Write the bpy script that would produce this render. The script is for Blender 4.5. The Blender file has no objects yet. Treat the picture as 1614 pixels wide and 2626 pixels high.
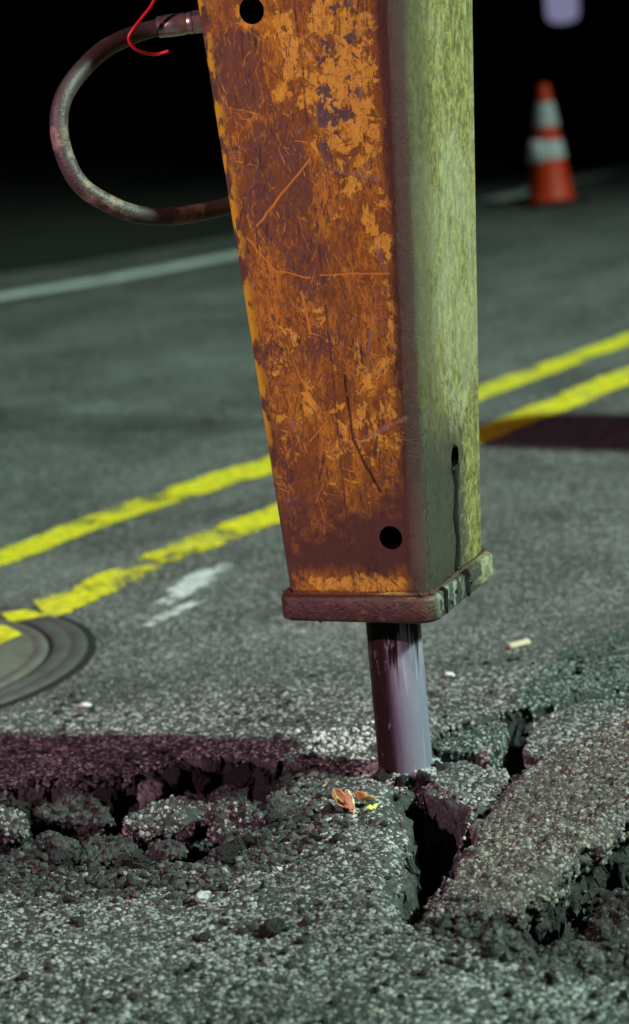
import bpy, bmesh, math, random
import numpy as np
from mathutils import Vector, Matrix

random.seed(7); rng = np.random.default_rng(7)
scene = bpy.context.scene
COL = scene.collection
R = math.radians

# ------------------------------------------------------------------ camera
cam_d = bpy.data.cameras.new('camera')
cam = bpy.data.objects.new('camera', cam_d); COL.objects.link(cam)
cam_d.sensor_fit = 'VERTICAL'; cam_d.sensor_height = 36.0; cam_d.lens = 85.0
cam_d.clip_start = 0.05; cam_d.clip_end = 600
th, ro = R(12.87), R(5.3)
R0 = Vector((1, 0, 0)); U0 = Vector((0, math.sin(th), math.cos(th))); F0 = Vector((0, math.cos(th), -math.sin(th)))
Rc = R0 * math.cos(ro) - U0 * math.sin(ro); Uc = R0 * math.sin(ro) + U0 * math.cos(ro)
M3 = Matrix((Rc, Uc, -F0)).transposed()
cam.matrix_world = Matrix.Translation((-0.129, -4.41, 1.53)) @ M3.to_4x4()
cam_d.dof.use_dof = True; cam_d.dof.focus_distance = 4.32; cam_d.dof.aperture_fstop = 2.5
scene.camera = cam

# ------------------------------------------------------------------ night sky
w = bpy.data.worlds.new('World'); scene.world = w; w.use_nodes = True
nt = w.node_tree; nt.nodes.clear()
sky = nt.nodes.new('ShaderNodeTexSky'); sky.sky_type = 'NISHITA'; sky.sun_disc = False
sky.sun_elevation = R(-9); sky.sun_rotation = R(110)
bg = nt.nodes.new('ShaderNodeBackground'); bg.inputs['Strength'].default_value = 0.05
wo = nt.nodes.new('ShaderNodeOutputWorld')
nt.links.new(sky.outputs[0], bg.inputs[0]); nt.links.new(bg.outputs[0], wo.inputs[0])

# ------------------------------------------------------------------ view
vs = scene.view_settings
vs.view_transform = 'Standard'; vs.look = 'None'; vs.exposure = 0.0; vs.gamma = 1.0; vs.use_curve_mapping = False
scene.render.engine = 'CYCLES'
scene.cycles.use_denoising = True
scene.cycles.max_bounces = 5
scene.cycles.sample_clamp_indirect = 4.0

# the two lamps of the site (their towers are built further down)
TOWER_LAMP = (16.0, -5.5, 14.5); TOWER_POWER = 43000.0; TOWER_COLOR = (0.69, 1.0, 0.83)
WORK_LAMP = (-4.2, -4.3, 3.5); WORK_POWER = 1500.0; WORK_COLOR = (1.0, 0.55, 0.70)

# ================================================================== helpers
def ngrad(i):
    h = (i[..., 0] * 374761393 + i[..., 1] * 668265263 + i[..., 2] * 2147483647 % 2**31 * 7919 + i[..., 2] * 1274126177) & 0xffffffff
    h = ((h ^ (h >> 13)) * 1274126177) & 0xffffffff
    h = h ^ (h >> 16)
    return h
def perlin(p):
    p = np.asarray(p, float); i = np.floor(p).astype(np.int64); f = p - i
    u = f * f * f * (f * (f * 6 - 15) + 10); tot = 0
    for dx in (0, 1):
        for dy in (0, 1):
            for dz in (0, 1):
                h = ngrad(i + np.array([dx, dy, dz]))
                g = np.stack([(h & 255) / 127.5 - 1, ((h >> 8) & 255) / 127.5 - 1, ((h >> 16) & 255) / 127.5 - 1], -1)
                d = ((f - np.array([dx, dy, dz])) * g).sum(-1)
                wgt = (u[..., 0] if dx else 1 - u[..., 0]) * (u[..., 1] if dy else 1 - u[..., 1]) * (u[..., 2] if dz else 1 - u[..., 2])
                tot = tot + wgt * d
    return tot
def fbm(p, octaves=4, gain=0.5):
    p = np.asarray(p, float); a = 1.0; t = 0
    for k in range(octaves):
        t = t + a * perlin(p * (2.03 ** k) + 17.3 * k); a *= gain
    return t
def sstep(a, b, x):
    t = np.clip((x - a) / (b - a), 0, 1); return t * t * (3 - 2 * t)
def poly_sd(P, poly):
    """signed distance of points P (n,2) to a polygon, negative inside"""
    poly = np.asarray(poly, float); d = np.full(len(P), 1e9); ins = np.zeros(len(P), bool)
    for k in range(len(poly)):
        a = poly[k]; b = poly[(k + 1) % len(poly)]; e = b - a; v = P - a
        t = np.clip((v @ e) / (e @ e), 0, 1); q = v - t[:, None] * e
        d = np.minimum(d, (q * q).sum(1))
        c = ((a[1] <= P[:, 1]) != (b[1] <= P[:, 1]))
        xx = a[0] + (P[:, 1] - a[1]) / (b[1] - a[1] + 1e-12) * e[0]
        ins ^= c & (P[:, 0] < xx)
    d = np.sqrt(d); return np.where(ins, -d, d)

def fast_mesh(name, V, Fc, smooth=False, attrs=None):
    me = bpy.data.meshes.new(name); V = np.asarray(V, np.float32); Fc = np.asarray(Fc, np.int32)
    n, k = Fc.shape
    me.vertices.add(len(V)); me.vertices.foreach_set('co', V.ravel())
    me.loops.add(n * k); me.loops.foreach_set('vertex_index', Fc.ravel())
    me.polygons.add(n); me.polygons.foreach_set('loop_start', np.arange(0, n * k, k, dtype=np.int32))
    me.polygons.foreach_set('loop_total', np.full(n, k, np.int32))
    me.polygons.foreach_set('use_smooth', np.full(n, smooth, bool))
    for an, av in (attrs or {}).items():
        at = me.attributes.new(an, 'FLOAT', 'POINT'); at.data.foreach_set('value', np.asarray(av, np.float32))
    me.update(calc_edges=True); me.validate()
    return me
def link(name, me, mat=None, parent=None, loc=None, rot=None):
    o = bpy.data.objects.new(name, me); COL.objects.link(o)
    if mat is not None and me is not None:
        me.materials.clear(); me.materials.append(mat)
    if parent is not None: o.parent = parent
    if loc is not None: o.location = loc
    if rot is not None: o.rotation_euler = rot
    return o
def tag(o, label=None, cat=None, group=None, kind=None):
    if label: o['label'] = label
    if cat: o['category'] = cat
    if group: o['group'] = group
    if kind: o['kind'] = kind
    return o
def empty(name, loc=(0, 0, 0), rz=0.0):
    o = bpy.data.objects.new(name, None); COL.objects.link(o)
    o.location = loc; o.rotation_euler = (0, 0, rz); o.empty_display_size = 0.1
    return o
def bm_mesh(name, bm, smooth=False):
    bmesh.ops.recalc_face_normals(bm, faces=bm.faces[:])
    me = bpy.data.meshes.new(name); bm.to_mesh(me); bm.free()
    if smooth:
        me.polygons.foreach_set('use_smooth', np.ones(len(me.polygons), bool))
    return me
def box_mesh(name, lo, hi, bevel=0.0, seg=2):
    bm = bmesh.new(); bmesh.ops.create_cube(bm, size=1)
    for v in bm.verts:
        v.co = Vector([lo[i] + (v.co[i] + .5) * (hi[i] - lo[i]) for i in range(3)])
    if bevel: bmesh.ops.bevel(bm, geom=bm.edges[:], offset=bevel, segments=seg, affect='EDGES', profile=.5)
    return bm_mesh(name, bm)
def lathe_mesh(name, prof, seg=48, smooth=True, cap=True):
    V = []; Fc = []
    for (r, z) in prof:
        for k in range(seg):
            a = 2 * math.pi * k / seg; V.append((r * math.cos(a), r * math.sin(a), z))
    n = len(prof)
    for i in range(n - 1):
        for k in range(seg):
            k2 = (k + 1) % seg; Fc.append((i * seg + k, i * seg + k2, (i + 1) * seg + k2, (i + 1) * seg + k))
    me = bpy.data.meshes.new(name)
    if cap: Fc += [tuple(range(seg))[::-1], tuple(range((n - 1) * seg, n * seg))]
    me.from_pydata(V, [], Fc); me.update()
    if smooth:
        me.polygons.foreach_set('use_smooth', np.ones(len(me.polygons), bool))
        me.set_sharp_from_angle(angle=R(35))
    return me
def tube_mesh(name, pts, rad, seg=14, sub=6, cap=True):
    """tube along a Catmull-Rom curve through pts; rad a number or a function of 0..1"""
    P = [Vector(p) for p in pts]; P = [P[0] * 2 - P[1]] + P + [P[-1] * 2 - P[-2]]; C = []
    for i in range(1, len(P) - 2):
        for s in range(sub):
            t = s / sub; a, b, c, d = P[i - 1:i + 3]
            C.append(.5 * ((2 * b) + (c - a) * t + (2 * a - 5 * b + 4 * c - d) * t * t + (3 * b - a - 3 * c + d) * t ** 3))
    C.append(P[-2]); V = []; Fc = []
    t0 = (C[1] - C[0]).normalized(); n = t0.orthogonal().normalized()
    for i, c in enumerate(C):
        t = (C[min(i + 1, len(C) - 1)] - C[max(i - 1, 0)]).normalized()
        n = (n - t * n.dot(t)).normalized(); b = t.cross(n)
        r = rad(i / (len(C) - 1)) if callable(rad) else rad
        for k in range(seg):
            a = 2 * math.pi * k / seg; V.append(c + (n * math.cos(a) + b * math.sin(a)) * r)
    for i in range(len(C) - 1):
        for k in range(seg):
            k2 = (k + 1) % seg; Fc.append((i * seg + k, i * seg + k2, (i + 1) * seg + k2, (i + 1) * seg + k))
    if cap: Fc += [tuple(range(seg))[::-1], tuple(range((len(C) - 1) * seg, len(C) * seg))]
    me = bpy.data.meshes.new(name); me.from_pydata(V, [], Fc); me.update()
    me.polygons.foreach_set('use_smooth', np.ones(len(me.polygons), bool)); me.set_sharp_from_angle(angle=R(50))
    return me
def evaluated(o):
    dg = bpy.context.evaluated_depsgraph_get(); dg.update()
    me = bpy.data.meshes.new_from_object(o.evaluated_get(dg), depsgraph=dg)
    return me
def mesh_arrays(me):
    V = np.empty(len(me.vertices) * 3, np.float32); me.vertices.foreach_get('co', V); V = V.reshape(-1, 3)
    N = np.empty(len(me.vertices) * 3, np.float32); me.vertices.foreach_get('normal', N); N = N.reshape(-1, 3)
    me.calc_loop_triangles(); T = np.empty(len(me.loop_triangles) * 3, np.int32)
    me.loop_triangles.foreach_get('vertices', T)
    return V, N, T.reshape(-1, 3)
def voxel(bm, size, name='tmp'):
    me = bm_mesh(name, bm); o = link(name, me)
    m = o.modifiers.new('r', 'REMESH'); m.mode = 'VOXEL'; m.voxel_size = size
    out = evaluated(o); bpy.data.objects.remove(o); bpy.data.meshes.remove(me)
    return out

# icosahedron for the little stones
_ph = (1 + 5 ** .5) / 2
ICO_V = np.array([(-1, _ph, 0), (1, _ph, 0), (-1, -_ph, 0), (1, -_ph, 0), (0, -1, _ph), (0, 1, _ph), (0, -1, -_ph), (0, 1, -_ph),
                  (_ph, 0, -1), (_ph, 0, 1), (-_ph, 0, -1), (-_ph, 0, 1)]); ICO_V = ICO_V / np.linalg.norm(ICO_V[0])
ICO_F = np.array([(0, 11, 5), (0, 5, 1), (0, 1, 7), (0, 7, 10), (0, 10, 11), (1, 5, 9), (5, 11, 4), (11, 10, 2), (10, 7, 6), (7, 1, 8),
                  (3, 9, 4), (3, 4, 2), (3, 2, 6), (3, 6, 8), (3, 8, 9), (4, 9, 5), (2, 4, 11), (6, 2, 10), (8, 6, 7), (9, 8, 1)])
def stones_mesh(name, P, N, rad, flat=0.65, tone=None):
    n = len(P)
    q = rng.normal(size=(n, 4)); q /= np.linalg.norm(q, axis=1)[:, None]
    a, b, c, d = q.T
    Rm = np.stack([1 - 2 * (c * c + d * d), 2 * (b * c - a * d), 2 * (b * d + a * c), 2 * (b * c + a * d), 1 - 2 * (b * b + d * d), 2 * (c * d - a * b),
                   2 * (b * d - a * c), 2 * (c * d + a * b), 1 - 2 * (b * b + c * c)], -1).reshape(n, 3, 3)
    B = ICO_V[None] * (1 + rng.uniform(-.28, .28, (n, 12, 1)))
    B = B * rng.uniform(.7, 1.3, (n, 1, 3))
    B = np.einsum('nij,nvj->nvi', Rm, B)
    dn = np.einsum('nvi,ni->nv', B, N)                       # flatten along the surface normal
    B = B - N[:, None, :] * (dn * (1 - flat))[..., None]
    V = (P[:, None, :] + B * rad[:, None, None]).reshape(-1, 3)
    Fc = (ICO_F[None] + (np.arange(n) * 12)[:, None, None]).reshape(-1, 3)
    if tone is None: tone = rng.uniform(0, 1, n)
    return fast_mesh(name, V, Fc, False, {'tone': np.repeat(tone, 12)})
def scatter_on(me, density, rmin, rmax, sink=0.35, nz=-0.3):
    V, N, T = mesh_arrays(me); A, B, C = V[T[:, 0]], V[T[:, 1]], V[T[:, 2]]
    cr = np.cross(B - A, C - A); ar = np.linalg.norm(cr, axis=1) / 2; nn = cr / (2 * ar[:, None] + 1e-12)
    ar = np.where(nn[:, 2] > nz, ar, 0); n = int(ar.sum() * density)
    idx = rng.choice(len(T), n, p=ar / ar.sum()); u = rng.uniform(size=(n, 2)); s = u.sum(1) > 1; u[s] = 1 - u[s]
    P = A[idx] + u[:, :1] * (B - A)[idx] + u[:, 1:] * (C - A)[idx]
    r = rmin + (rmax - rmin) * rng.uniform(size=n) ** 1.8
    return P - nn[idx] * (r * sink)[:, None], nn[idx], r

# ---------------------------------------------------------------- node helper
class G:
    def __init__(s, name):
        s.m = bpy.data.materials.new(name); s.m.use_nodes = True; s.t = s.m.node_tree; s.t.nodes.clear()
        s.o = s.t.nodes.new('ShaderNodeOutputMaterial'); s.b = s.t.nodes.new('ShaderNodeBsdfPrincipled')
        s.t.links.new(s.b.outputs[0], s.o.inputs[0])
        s.tc = s.t.nodes.new('ShaderNodeTexCoord')
    def new(s, t): return s.t.nodes.new(t)
    def put(s, inp, v):
        if hasattr(v, 'is_output'): s.t.links.new(v, inp)
        elif isinstance(v, tuple) and len(v) == 3 and inp.type == 'RGBA': inp.default_value = (*v, 1)
        else: inp.default_value = v
    def set(s, **k):
        for n, v in k.items(): s.put(s.b.inputs[n.replace('_', ' ')], v)
    @property
    def P(s): return s.tc.outputs['Object']
    def sep(s, v):
        n = s.new('ShaderNodeSeparateXYZ'); s.put(n.inputs[0], v); return n.outputs[0], n.outputs[1], n.outputs[2]
    def comb(s, x, y, z):
        n = s.new('ShaderNodeCombineXYZ')
        for i, v in enumerate((x, y, z)): s.put(n.inputs[i], v)
        return n.outputs[0]
    def ma(s, op, a, b=None, c=None, clamp=False):
        n = s.new('ShaderNodeMath'); n.operation = op; n.use_clamp = clamp
        for i, v in enumerate((a, b, c)):
            if v is not None: s.put(n.inputs[i], v)
        return n.outputs[0]
    def ss(s, a, b, x):
        n = s.new('ShaderNodeMapRange'); n.interpolation_type = 'SMOOTHSTEP'
        s.put(n.inputs['Value'], x); s.put(n.inputs['From Min'], a); s.put(n.inputs['From Max'], b)
        if not hasattr(a, 'is_output') and not hasattr(b, 'is_output') and a > b:
            s.put(n.inputs['From Min'], b); s.put(n.inputs['From Max'], a); n.inputs['To Min'].default_value = 1; n.inputs['To Max'].default_value = 0
        return n.outputs[0]
    def scl(s, v, k):
        n = s.new('ShaderNodeVectorMath'); n.operation = 'MULTIPLY'; s.put(n.inputs[0], v); n.inputs[1].default_value = k; return n.outputs[0]
    def add(s, v, k):
        n = s.new('ShaderNodeVectorMath'); n.operation = 'ADD'; s.put(n.inputs[0], v); s.put(n.inputs[1], k); return n.outputs[0]
    def noise(s, v, scale, detail=4, rough=.55, dist=0.0, col=False):
        n = s.new('ShaderNodeTexNoise'); s.put(n.inputs['Vector'], v); n.inputs['Scale'].default_value = scale
        n.inputs['Detail'].default_value = detail; n.inputs['Roughness'].default_value = rough; n.inputs['Distortion'].default_value = dist
        return n.outputs['Color' if col else 'Fac']
    def voro(s, v, scale, feat='F1', out='Distance', rnd=1.0):
        n = s.new('ShaderNodeTexVoronoi'); n.feature = feat; s.put(n.inputs['Vector'], v); n.inputs['Scale'].default_value = scale
        n.inputs['Randomness'].default_value = rnd
        return n.outputs[out]
    def mix(s, f, a, b, mode='MIX'):
        n = s.new('ShaderNodeMix'); n.data_type = 'RGBA'; n.blend_type = mode; n.clamp_factor = True
        s.put(n.inputs[0], f); s.put(n.inputs[6], a); s.put(n.inputs[7], b); return n.outputs[2]
    def ramp(s, f, stops, const=False):
        n = s.new('ShaderNodeValToRGB'); s.put(n.inputs[0], f); e = n.color_ramp.elements
        if const: n.color_ramp.interpolation = 'CONSTANT'
        while len(e) < len(stops): e.new(.5)
        for el, (p, c) in zip(e, stops): el.position = p; el.color = (*c, 1) if isinstance(c, tuple) else (c, c, c, 1)
        return n.outputs[0]
    def attr(s, name):
        n = s.new('ShaderNodeAttribute'); n.attribute_name = name; return n.outputs['Fac']
    def bump(s, h, dist, strength=1.0, nrm=None):
        n = s.new('ShaderNodeBump'); s.put(n.inputs['Height'], h); n.inputs['Distance'].default_value = dist
        n.inputs['Strength'].default_value = strength
        if nrm is not None: s.put(n.inputs['Normal'], nrm)
        return n.outputs[0]

# ================================================================== materials
def m_asphalt(name='asphalt', dark=1.0):
    g = G(name); p = g.P
    big = g.noise(p, 1.3, 5, .6); mid = g.noise(p, 9, 4, .6); fine = g.noise(p, 300, 3, .6)
    cell = g.voro(p, 95, 'F1', 'Color'); cs = g.new('ShaderNodeSeparateColor'); g.put(cs.inputs[0], cell)
    d = g.voro(p, 95, 'F1', 'Distance')
    stone = g.ramp(cs.outputs[0], [(0, (.05, .05, .05)), (.35, (.15, .152, .148)), (.7, (.27, .274, .262)), (.93, (.42, .42, .39)), (1, (.52, .50, .42))])
    edge = g.ss(.38, .62, d)
    c = g.mix(edge, stone, (.055, .055, .055))
    c = g.mix(g.ma('MULTIPLY', g.ss(.45, .72, big), .45), c, (.24, .24, .228))
    c = g.mix(g.ma('MULTIPLY', g.ss(.52, .72, mid), .35), c, (.085, .083, .08))
    c = g.mix(g.ma('MULTIPLY', fine, .25), c, (.20, .20, .19))
    c = g.mix(g.ma('MULTIPLY', g.attr('binder'), .8), c, g.mix(fine, (.020, .021, .021), (.060, .061, .060)))
    c = g.mix(1.0, c, g.ramp(g.noise(p, 1.9, 5, .62, .4), [(.32, .46), (.50, .78), (.66, .98)]), 'MULTIPLY')
    soil_shade = g.attr('soil_shade')
    sc = g.mix(g.noise(p, 60, 5, .7), (.005, .0045, .004), (.028, .025, .023))  # dark soil and bitumen, also painting shadow into pits and cracks
    c = g.mix(g.ma('MULTIPLY', soil_shade, .85), c, sc)
    hgt = g.ma('ADD', g.ma('MULTIPLY', g.ma('SUBTRACT', 1, d), .7), g.ma('MULTIPLY', fine, .5))
    g.set(Base_Color=c, Roughness=g.ma('ADD', .62, g.ma('MULTIPLY', mid, .3)), Normal=g.bump(hgt, .006, .8))
    g.b.inputs['Specular IOR Level'].default_value = .35
    return g.m
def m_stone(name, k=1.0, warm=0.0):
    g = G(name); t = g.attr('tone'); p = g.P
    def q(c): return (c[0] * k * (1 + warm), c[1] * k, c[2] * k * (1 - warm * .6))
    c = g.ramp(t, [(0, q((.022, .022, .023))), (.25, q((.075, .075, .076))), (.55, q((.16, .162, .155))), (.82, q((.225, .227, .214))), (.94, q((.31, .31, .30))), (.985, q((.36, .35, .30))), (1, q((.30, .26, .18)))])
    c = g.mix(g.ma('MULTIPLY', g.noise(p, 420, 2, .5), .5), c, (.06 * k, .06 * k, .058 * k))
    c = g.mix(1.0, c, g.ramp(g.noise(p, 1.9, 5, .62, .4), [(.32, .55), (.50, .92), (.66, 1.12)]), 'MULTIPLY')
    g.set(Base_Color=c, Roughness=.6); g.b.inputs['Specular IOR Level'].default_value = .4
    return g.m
def m_fresh(name, tint=(.022, .0215, .021), lite=(.092, .090, .087)):
    """freshly broken asphalt: bitumen with fines"""
    g = G(name); p = g.P
    n = g.noise(p, 70, 6, .7); n2 = g.noise(p, 12, 4, .6)
    c = g.mix(g.ss(.35, .7, n), tint, lite); c = g.mix(g.ma('MULTIPLY', g.ss(.5, .75, n2), .6), c, (.030, .027, .026))
    g.set(Base_Color=c, Roughness=.75, Normal=g.bump(g.ma('ADD', n, g.noise(p, 300, 3, .6)), .006, .9))
    g.b.inputs['Specular IOR Level'].default_value = .35
    return g.m
def m_paint_line(name, col, worn=.5, seed=0.0, fine=1.0):
    """road paint with real gaps where it has worn away"""
    g = G(name); p = g.add(g.P, (seed, seed * 1.7, 0))
    wear = g.attr('wear')
    n = g.ma('ADD', g.ma('MULTIPLY', g.noise(p, 6, 4, .6), .60), g.ma('MULTIPLY', g.noise(p, 60 * fine, 6, .8), .50))
    keep = g.ss(g.ma('ADD', wear, .40), g.ma('ADD', wear, .50), n)
    c = g.mix(g.ss(.40, .62, g.noise(p, 28, 7, .75)), col, tuple(v * .60 for v in col)); c = g.mix(g.ma('MULTIPLY', g.ss(.52, .66, g.noise(g.scl(p, (1, 1, 1)), 5, 4, .6)), .35), c, (.20, .19, .12))
    g.set(Base_Color=c, Roughness=.7, Alpha=keep, Normal=g.bump(g.noise(p, 160, 3, .6), .004, .7))
    return g.m
def m_simple(name, col, rough=.5, metal=0.0, var=.25, scale=30, spec=.5, bump=0.0):
    g = G(name); p = g.P; n = g.noise(p, scale, 5, .65)
    g.set(Base_Color=g.mix(n, tuple(c * (1 - var) for c in col), tuple(min(1, c * (1 + var)) for c in col)), Roughness=g.ma('ADD', rough - .08, g.ma('MULTIPLY', n, .16)), Metallic=metal)
    if bump: g.set(Normal=g.bump(n, bump, .7))
    g.b.inputs['Specular IOR Level'].default_value = spec
    return g.m

def m_housing():
    g = G('worn_yellow_paint'); p = g.P; x, y, z = g.sep(p)
    ge = g.new('ShaderNodeNewGeometry'); vt = g.new('ShaderNodeVectorTransform'); vt.vector_type = 'NORMAL'; vt.convert_from = 'WORLD'; vt.convert_to = 'OBJECT'
    g.put(vt.inputs[0], ge.outputs['True Normal']); nx, ny, nz = g.sep(vt.outputs[0])
    wob = g.noise(p, 9, 5, .6)
    side = g.ss(.70, .97, g.ma('ADD', nx, g.ma('MULTIPLY', g.ma('SUBTRACT', wob, .5), .3)))
    wxz = g.ma('ADD', .1149, g.ma('MULTIPLY', z, .054)); s = g.ma('DIVIDE', x, wxz)
    # ---------------- broad face: stained, chipped, rusted
    pv = g.scl(p, (1, 1, .38)); ps = g.scl(p, (1, 1, .12))
    n_big = g.noise(pv, 9, 6, .62, .3); n_mid = g.noise(pv, 26, 7, .68, .4); n_fine = g.noise(pv, 120, 6, .75)
    n_str = g.noise(ps, 95, 5, .7); n_blob = g.noise(p, 24, 6, .66, .8)
    def ell(cx, cz, rx, rz):
        a_ = g.ma('DIVIDE', g.ma('SUBTRACT', x, cx), rx); b_ = g.ma('DIVIDE', g.ma('SUBTRACT', z, cz), rz)
        return g.ss(1.25, .45, g.ma('SQRT', g.ma('ADD', g.ma('MULTIPLY', a_, a_), g.ma('MULTIPLY', b_, b_))))
    def any_(*q):
        o = q[0]
        for e in q[1:]: o = g.ma('MAXIMUM', o, e)
        return o
    freshr = any_(g.ma('MULTIPLY', ell(.070, 1.30, .085, .26), .85), ell(-.045, 1.39, .04, .11), ell(.11, 1.08, .04, .10), g.ma('MULTIPLY', ell(.05, .74, .12, .16), .60), g.ma('MULTIPLY', ell(-.05, .80, .10, .25), .45), ell(.0, .415, .13, .022), ell(-.10, 1.44, .03, .03), g.ma('MULTIPLY', ell(.125, .85, .02, .12), .8))
    darkr = any_(ell(-.075, 1.15, .075, .15), ell(-.13, 1.35, .06, .10), g.ma('MULTIPLY', ell(-.03, 1.00, .05, .08), .9), g.ma('MULTIPLY', ell(-.09, .62, .05, .10), .7), g.ma('MULTIPLY', ell(-.02, .85, .14, .05), .6))
    n_hair = g.noise(g.scl(p, (1, 1, .07)), 210, 6, .8); n_gr = g.noise(g.scl(p, (1, 1, .7)), 85, 8, .88)
    c = g.mix(g.ss(.45, .55, g.ma('ADD', g.ma('MULTIPLY', n_mid, .5), g.ma('MULTIPLY', n_gr, .5))), (.22, .094, .016), (.60, .305, .018))
    c = g.mix(g.ma('MULTIPLY', g.ss(.50, .57, n_hair), .28), c, (.16, .072, .024))
    c = g.mix(g.ma('MULTIPLY', g.ss(.40, .36, n_hair), .35), c, (.80, .48, .05))
    c = g.mix(g.ma('MULTIPLY', g.ss(.50, .60, n_str), .25), c, (.20, .095, .026))
    bn = g.ma('ADD', g.ma('MULTIPLY', n_blob, .60), g.ma('MULTIPLY', n_big, .40))
    bright = g.ss(.535, .555, g.ma('ADD', g.ma('ADD', g.ma('MULTIPLY', bn, .8), g.ma('MULTIPLY', n_fine, .2)), g.ma('SUBTRACT', g.ma('MULTIPLY', freshr, .13), .04)))
    fcol = g.mix(g.ss(.4, .62, n_str), (.82, .54, .06), (.70, .42, .035))
    c = g.mix(g.ma('MULTIPLY', bright, .95), c, fcol)
    leftedge_lit = g.ma('MULTIPLY', g.ss(-.84, -.95, s), g.ss(.55, .75, z))
    # dark rust: speckle, blotches and vertical runs
    dbias = g.ma('SUBTRACT', g.ma('MULTIPLY', darkr, .105), g.ma('MULTIPLY', freshr, .03))
    spk = g.ss(.555, .585, g.ma('ADD', dbias, g.ma('ADD', g.ma('MULTIPLY', n_fine, .50), g.ma('MULTIPLY', n_mid, .52))))
    c = g.mix(g.ma('MULTIPLY', spk, .85), c, (.13, .065, .036))
    grit = g.ss(.53, .57, g.ma('ADD', g.ma('MULTIPLY', n_gr, .8), g.ma('MULTIPLY', n_big, .2)))
    c = g.mix(g.ma('MULTIPLY', grit, .8), c, (.085, .044, .030))
    rust2 = g.ss(.55, .595, g.ma('ADD', g.ma('MULTIPLY', dbias, .75), g.ma('ADD', g.ma('MULTIPLY', g.noise(g.add(p, (3, 1, 2)), 20, 10, .80, .5), .64), g.ma('MULTIPLY', n_fine, .34))))
    c = g.mix(g.ma('MULTIPLY', rust2, .9), c, g.mix(g.ss(.35, .65, n_fine), (.050, .030, .026), (.19, .10, .062)))
    vrun = g.ma('MULTIPLY', g.ss(.60, .66, g.noise(g.scl(p, (1, 1, .05)), 130, 4, .6)), g.ss(.45, .6, n_big))
    c = g.mix(g.ma('MULTIPLY', vrun, .7), c, (.12, .045, .028))
    # dense fine scratches in several directions, bright and dark
    def scratches(ang, off, thr, fr):
        vv = g.new('ShaderNodeVectorRotate'); vv.rotation_type = 'Y_AXIS'; g.put(vv.inputs['Vector'], g.add(g.add(p, off), g.scl(g.noise(p, 12, 2, .5, 0, True), (.03, .03, .03)))); vv.inputs['Angle'].default_value = ang
        return g.ma('MULTIPLY', g.ss(thr, thr + .03, g.noise(g.scl(vv.outputs[0], (1, 1, .035)), fr, 2, .5)), g.ss(.44, .56, g.noise(g.add(p, off), 17, 3, .6)))
    for ang, off, thr, col_, amt in [(.35, (0, 0, 0), .64, (.70, .40, .05), .75), (-.5, (2, 3, 1), .65, (.66, .36, .05), .7), (1.25, (5, 1, 2), .67, (.74, .44, .07), .7), (.9, (1, 7, 3), .65, (.07, .038, .028), .8), (-.25, (4, 2, 8), .63, (.06, .034, .026), .8), (-1.1, (3, 9, 5), .66, (.30, .20, .16), .7), (.05, (8, 4, 6), .63, (.055, .03, .024), .75)]:
        c = g.mix(g.ma('MULTIPLY', scratches(ang, off, thr, 230), amt), c, col_)
    wk = g.ss(.010, .003, g.voro(g.add(p, g.scl(g.noise(p, 30, 4, .6, 0, True), (.05, .05, .05))), 17, 'DISTANCE_TO_EDGE'))
    c = g.mix(g.ma('MULTIPLY', g.ma('MULTIPLY', wk, g.ss(.48, .6, n_big)), .75), c, (.085, .04, .03))
    # bare edges, a painted shadow band at the right corner, the bare foot of the face
    eg = g.ma('ADD', g.ma('ABSOLUTE', g.ma('SUBTRACT', s, -.03)), g.ma('MULTIPLY', g.ma('SUBTRACT', n_blob, .5), .55))
    c = g.mix(g.ma('MULTIPLY', g.ss(.82, .93, eg), .95), c, (.10, .048, .034))
    c = g.mix(g.ma('MULTIPLY', g.ss(.66, .79, g.ma('ADD', s, g.ma('MULTIPLY', g.ma('SUBTRACT', n_mid, .5), .45))), .95), c, (.058, .027, .018))
    c = g.mix(g.ma('MULTIPLY', leftedge_lit, g.ss(.46, .54, g.noise(g.scl(p, (1, 1, .5)), 34, 4, .6))), c, (.62, .42, .015))  # yellow strip painted in for the light on the left bevel
    ft = g.ma('ADD', z, g.ma('MULTIPLY', g.ma('SUBTRACT', n_blob, .5), .42)); ft = g.ma('SUBTRACT', ft, g.ma('MULTIPLY', s, .05))
    foot = g.ma('MULTIPLY', g.ss(.62, .50, ft), g.ss(.425, .455, g.ma('ADD', z, g.ma('MULTIPLY', g.ma('SUBTRACT', n_mid, .5), .12))))
    c = g.mix(g.ma('MULTIPLY', foot, .93), c, (.085, .042, .030))
    c = g.mix(g.ma('MULTIPLY', g.ss(.405, .395, z), .9), c, (.085, .034, .027))
    # primer patches high up where lettering peeled
    px_ = g.ma('MULTIPLY', g.ss(.545, .565, g.noise(g.add(p, (7, 0, 4)), 30, 6, .65)), g.ma('MULTIPLY', g.ss(1.12, 1.22, z), g.ma('MULTIPLY', g.ss(.005, .02, x), g.ss(.115, .09, x))))
    c = g.mix(g.ma('MULTIPLY', px_, .95), c, (.105, .085, .085))
    # vertical seam and long scuffs
    sx = g.ma('ABSOLUTE', g.ma('SUBTRACT', g.ma('ADD', x, .006), g.ma('MULTIPLY', g.ma('SUBTRACT', g.noise(g.scl(p, (0, 0, 1)), 10, 3, .5), .5), .012)))
    seam = g.ss(.0035, .001, sx)
    c = g.mix(g.ma('MULTIPLY', seam, g.ma('MULTIPLY', g.ss(.42, .55, n_fine), .8)), c, (.10, .04, .028))
    wv = g.add(p, g.scl(g.noise(p, 18, 3, .5, 0, True), (.014, .014, .014))); wx_, wy_, wz_ = g.sep(wv)
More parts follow.
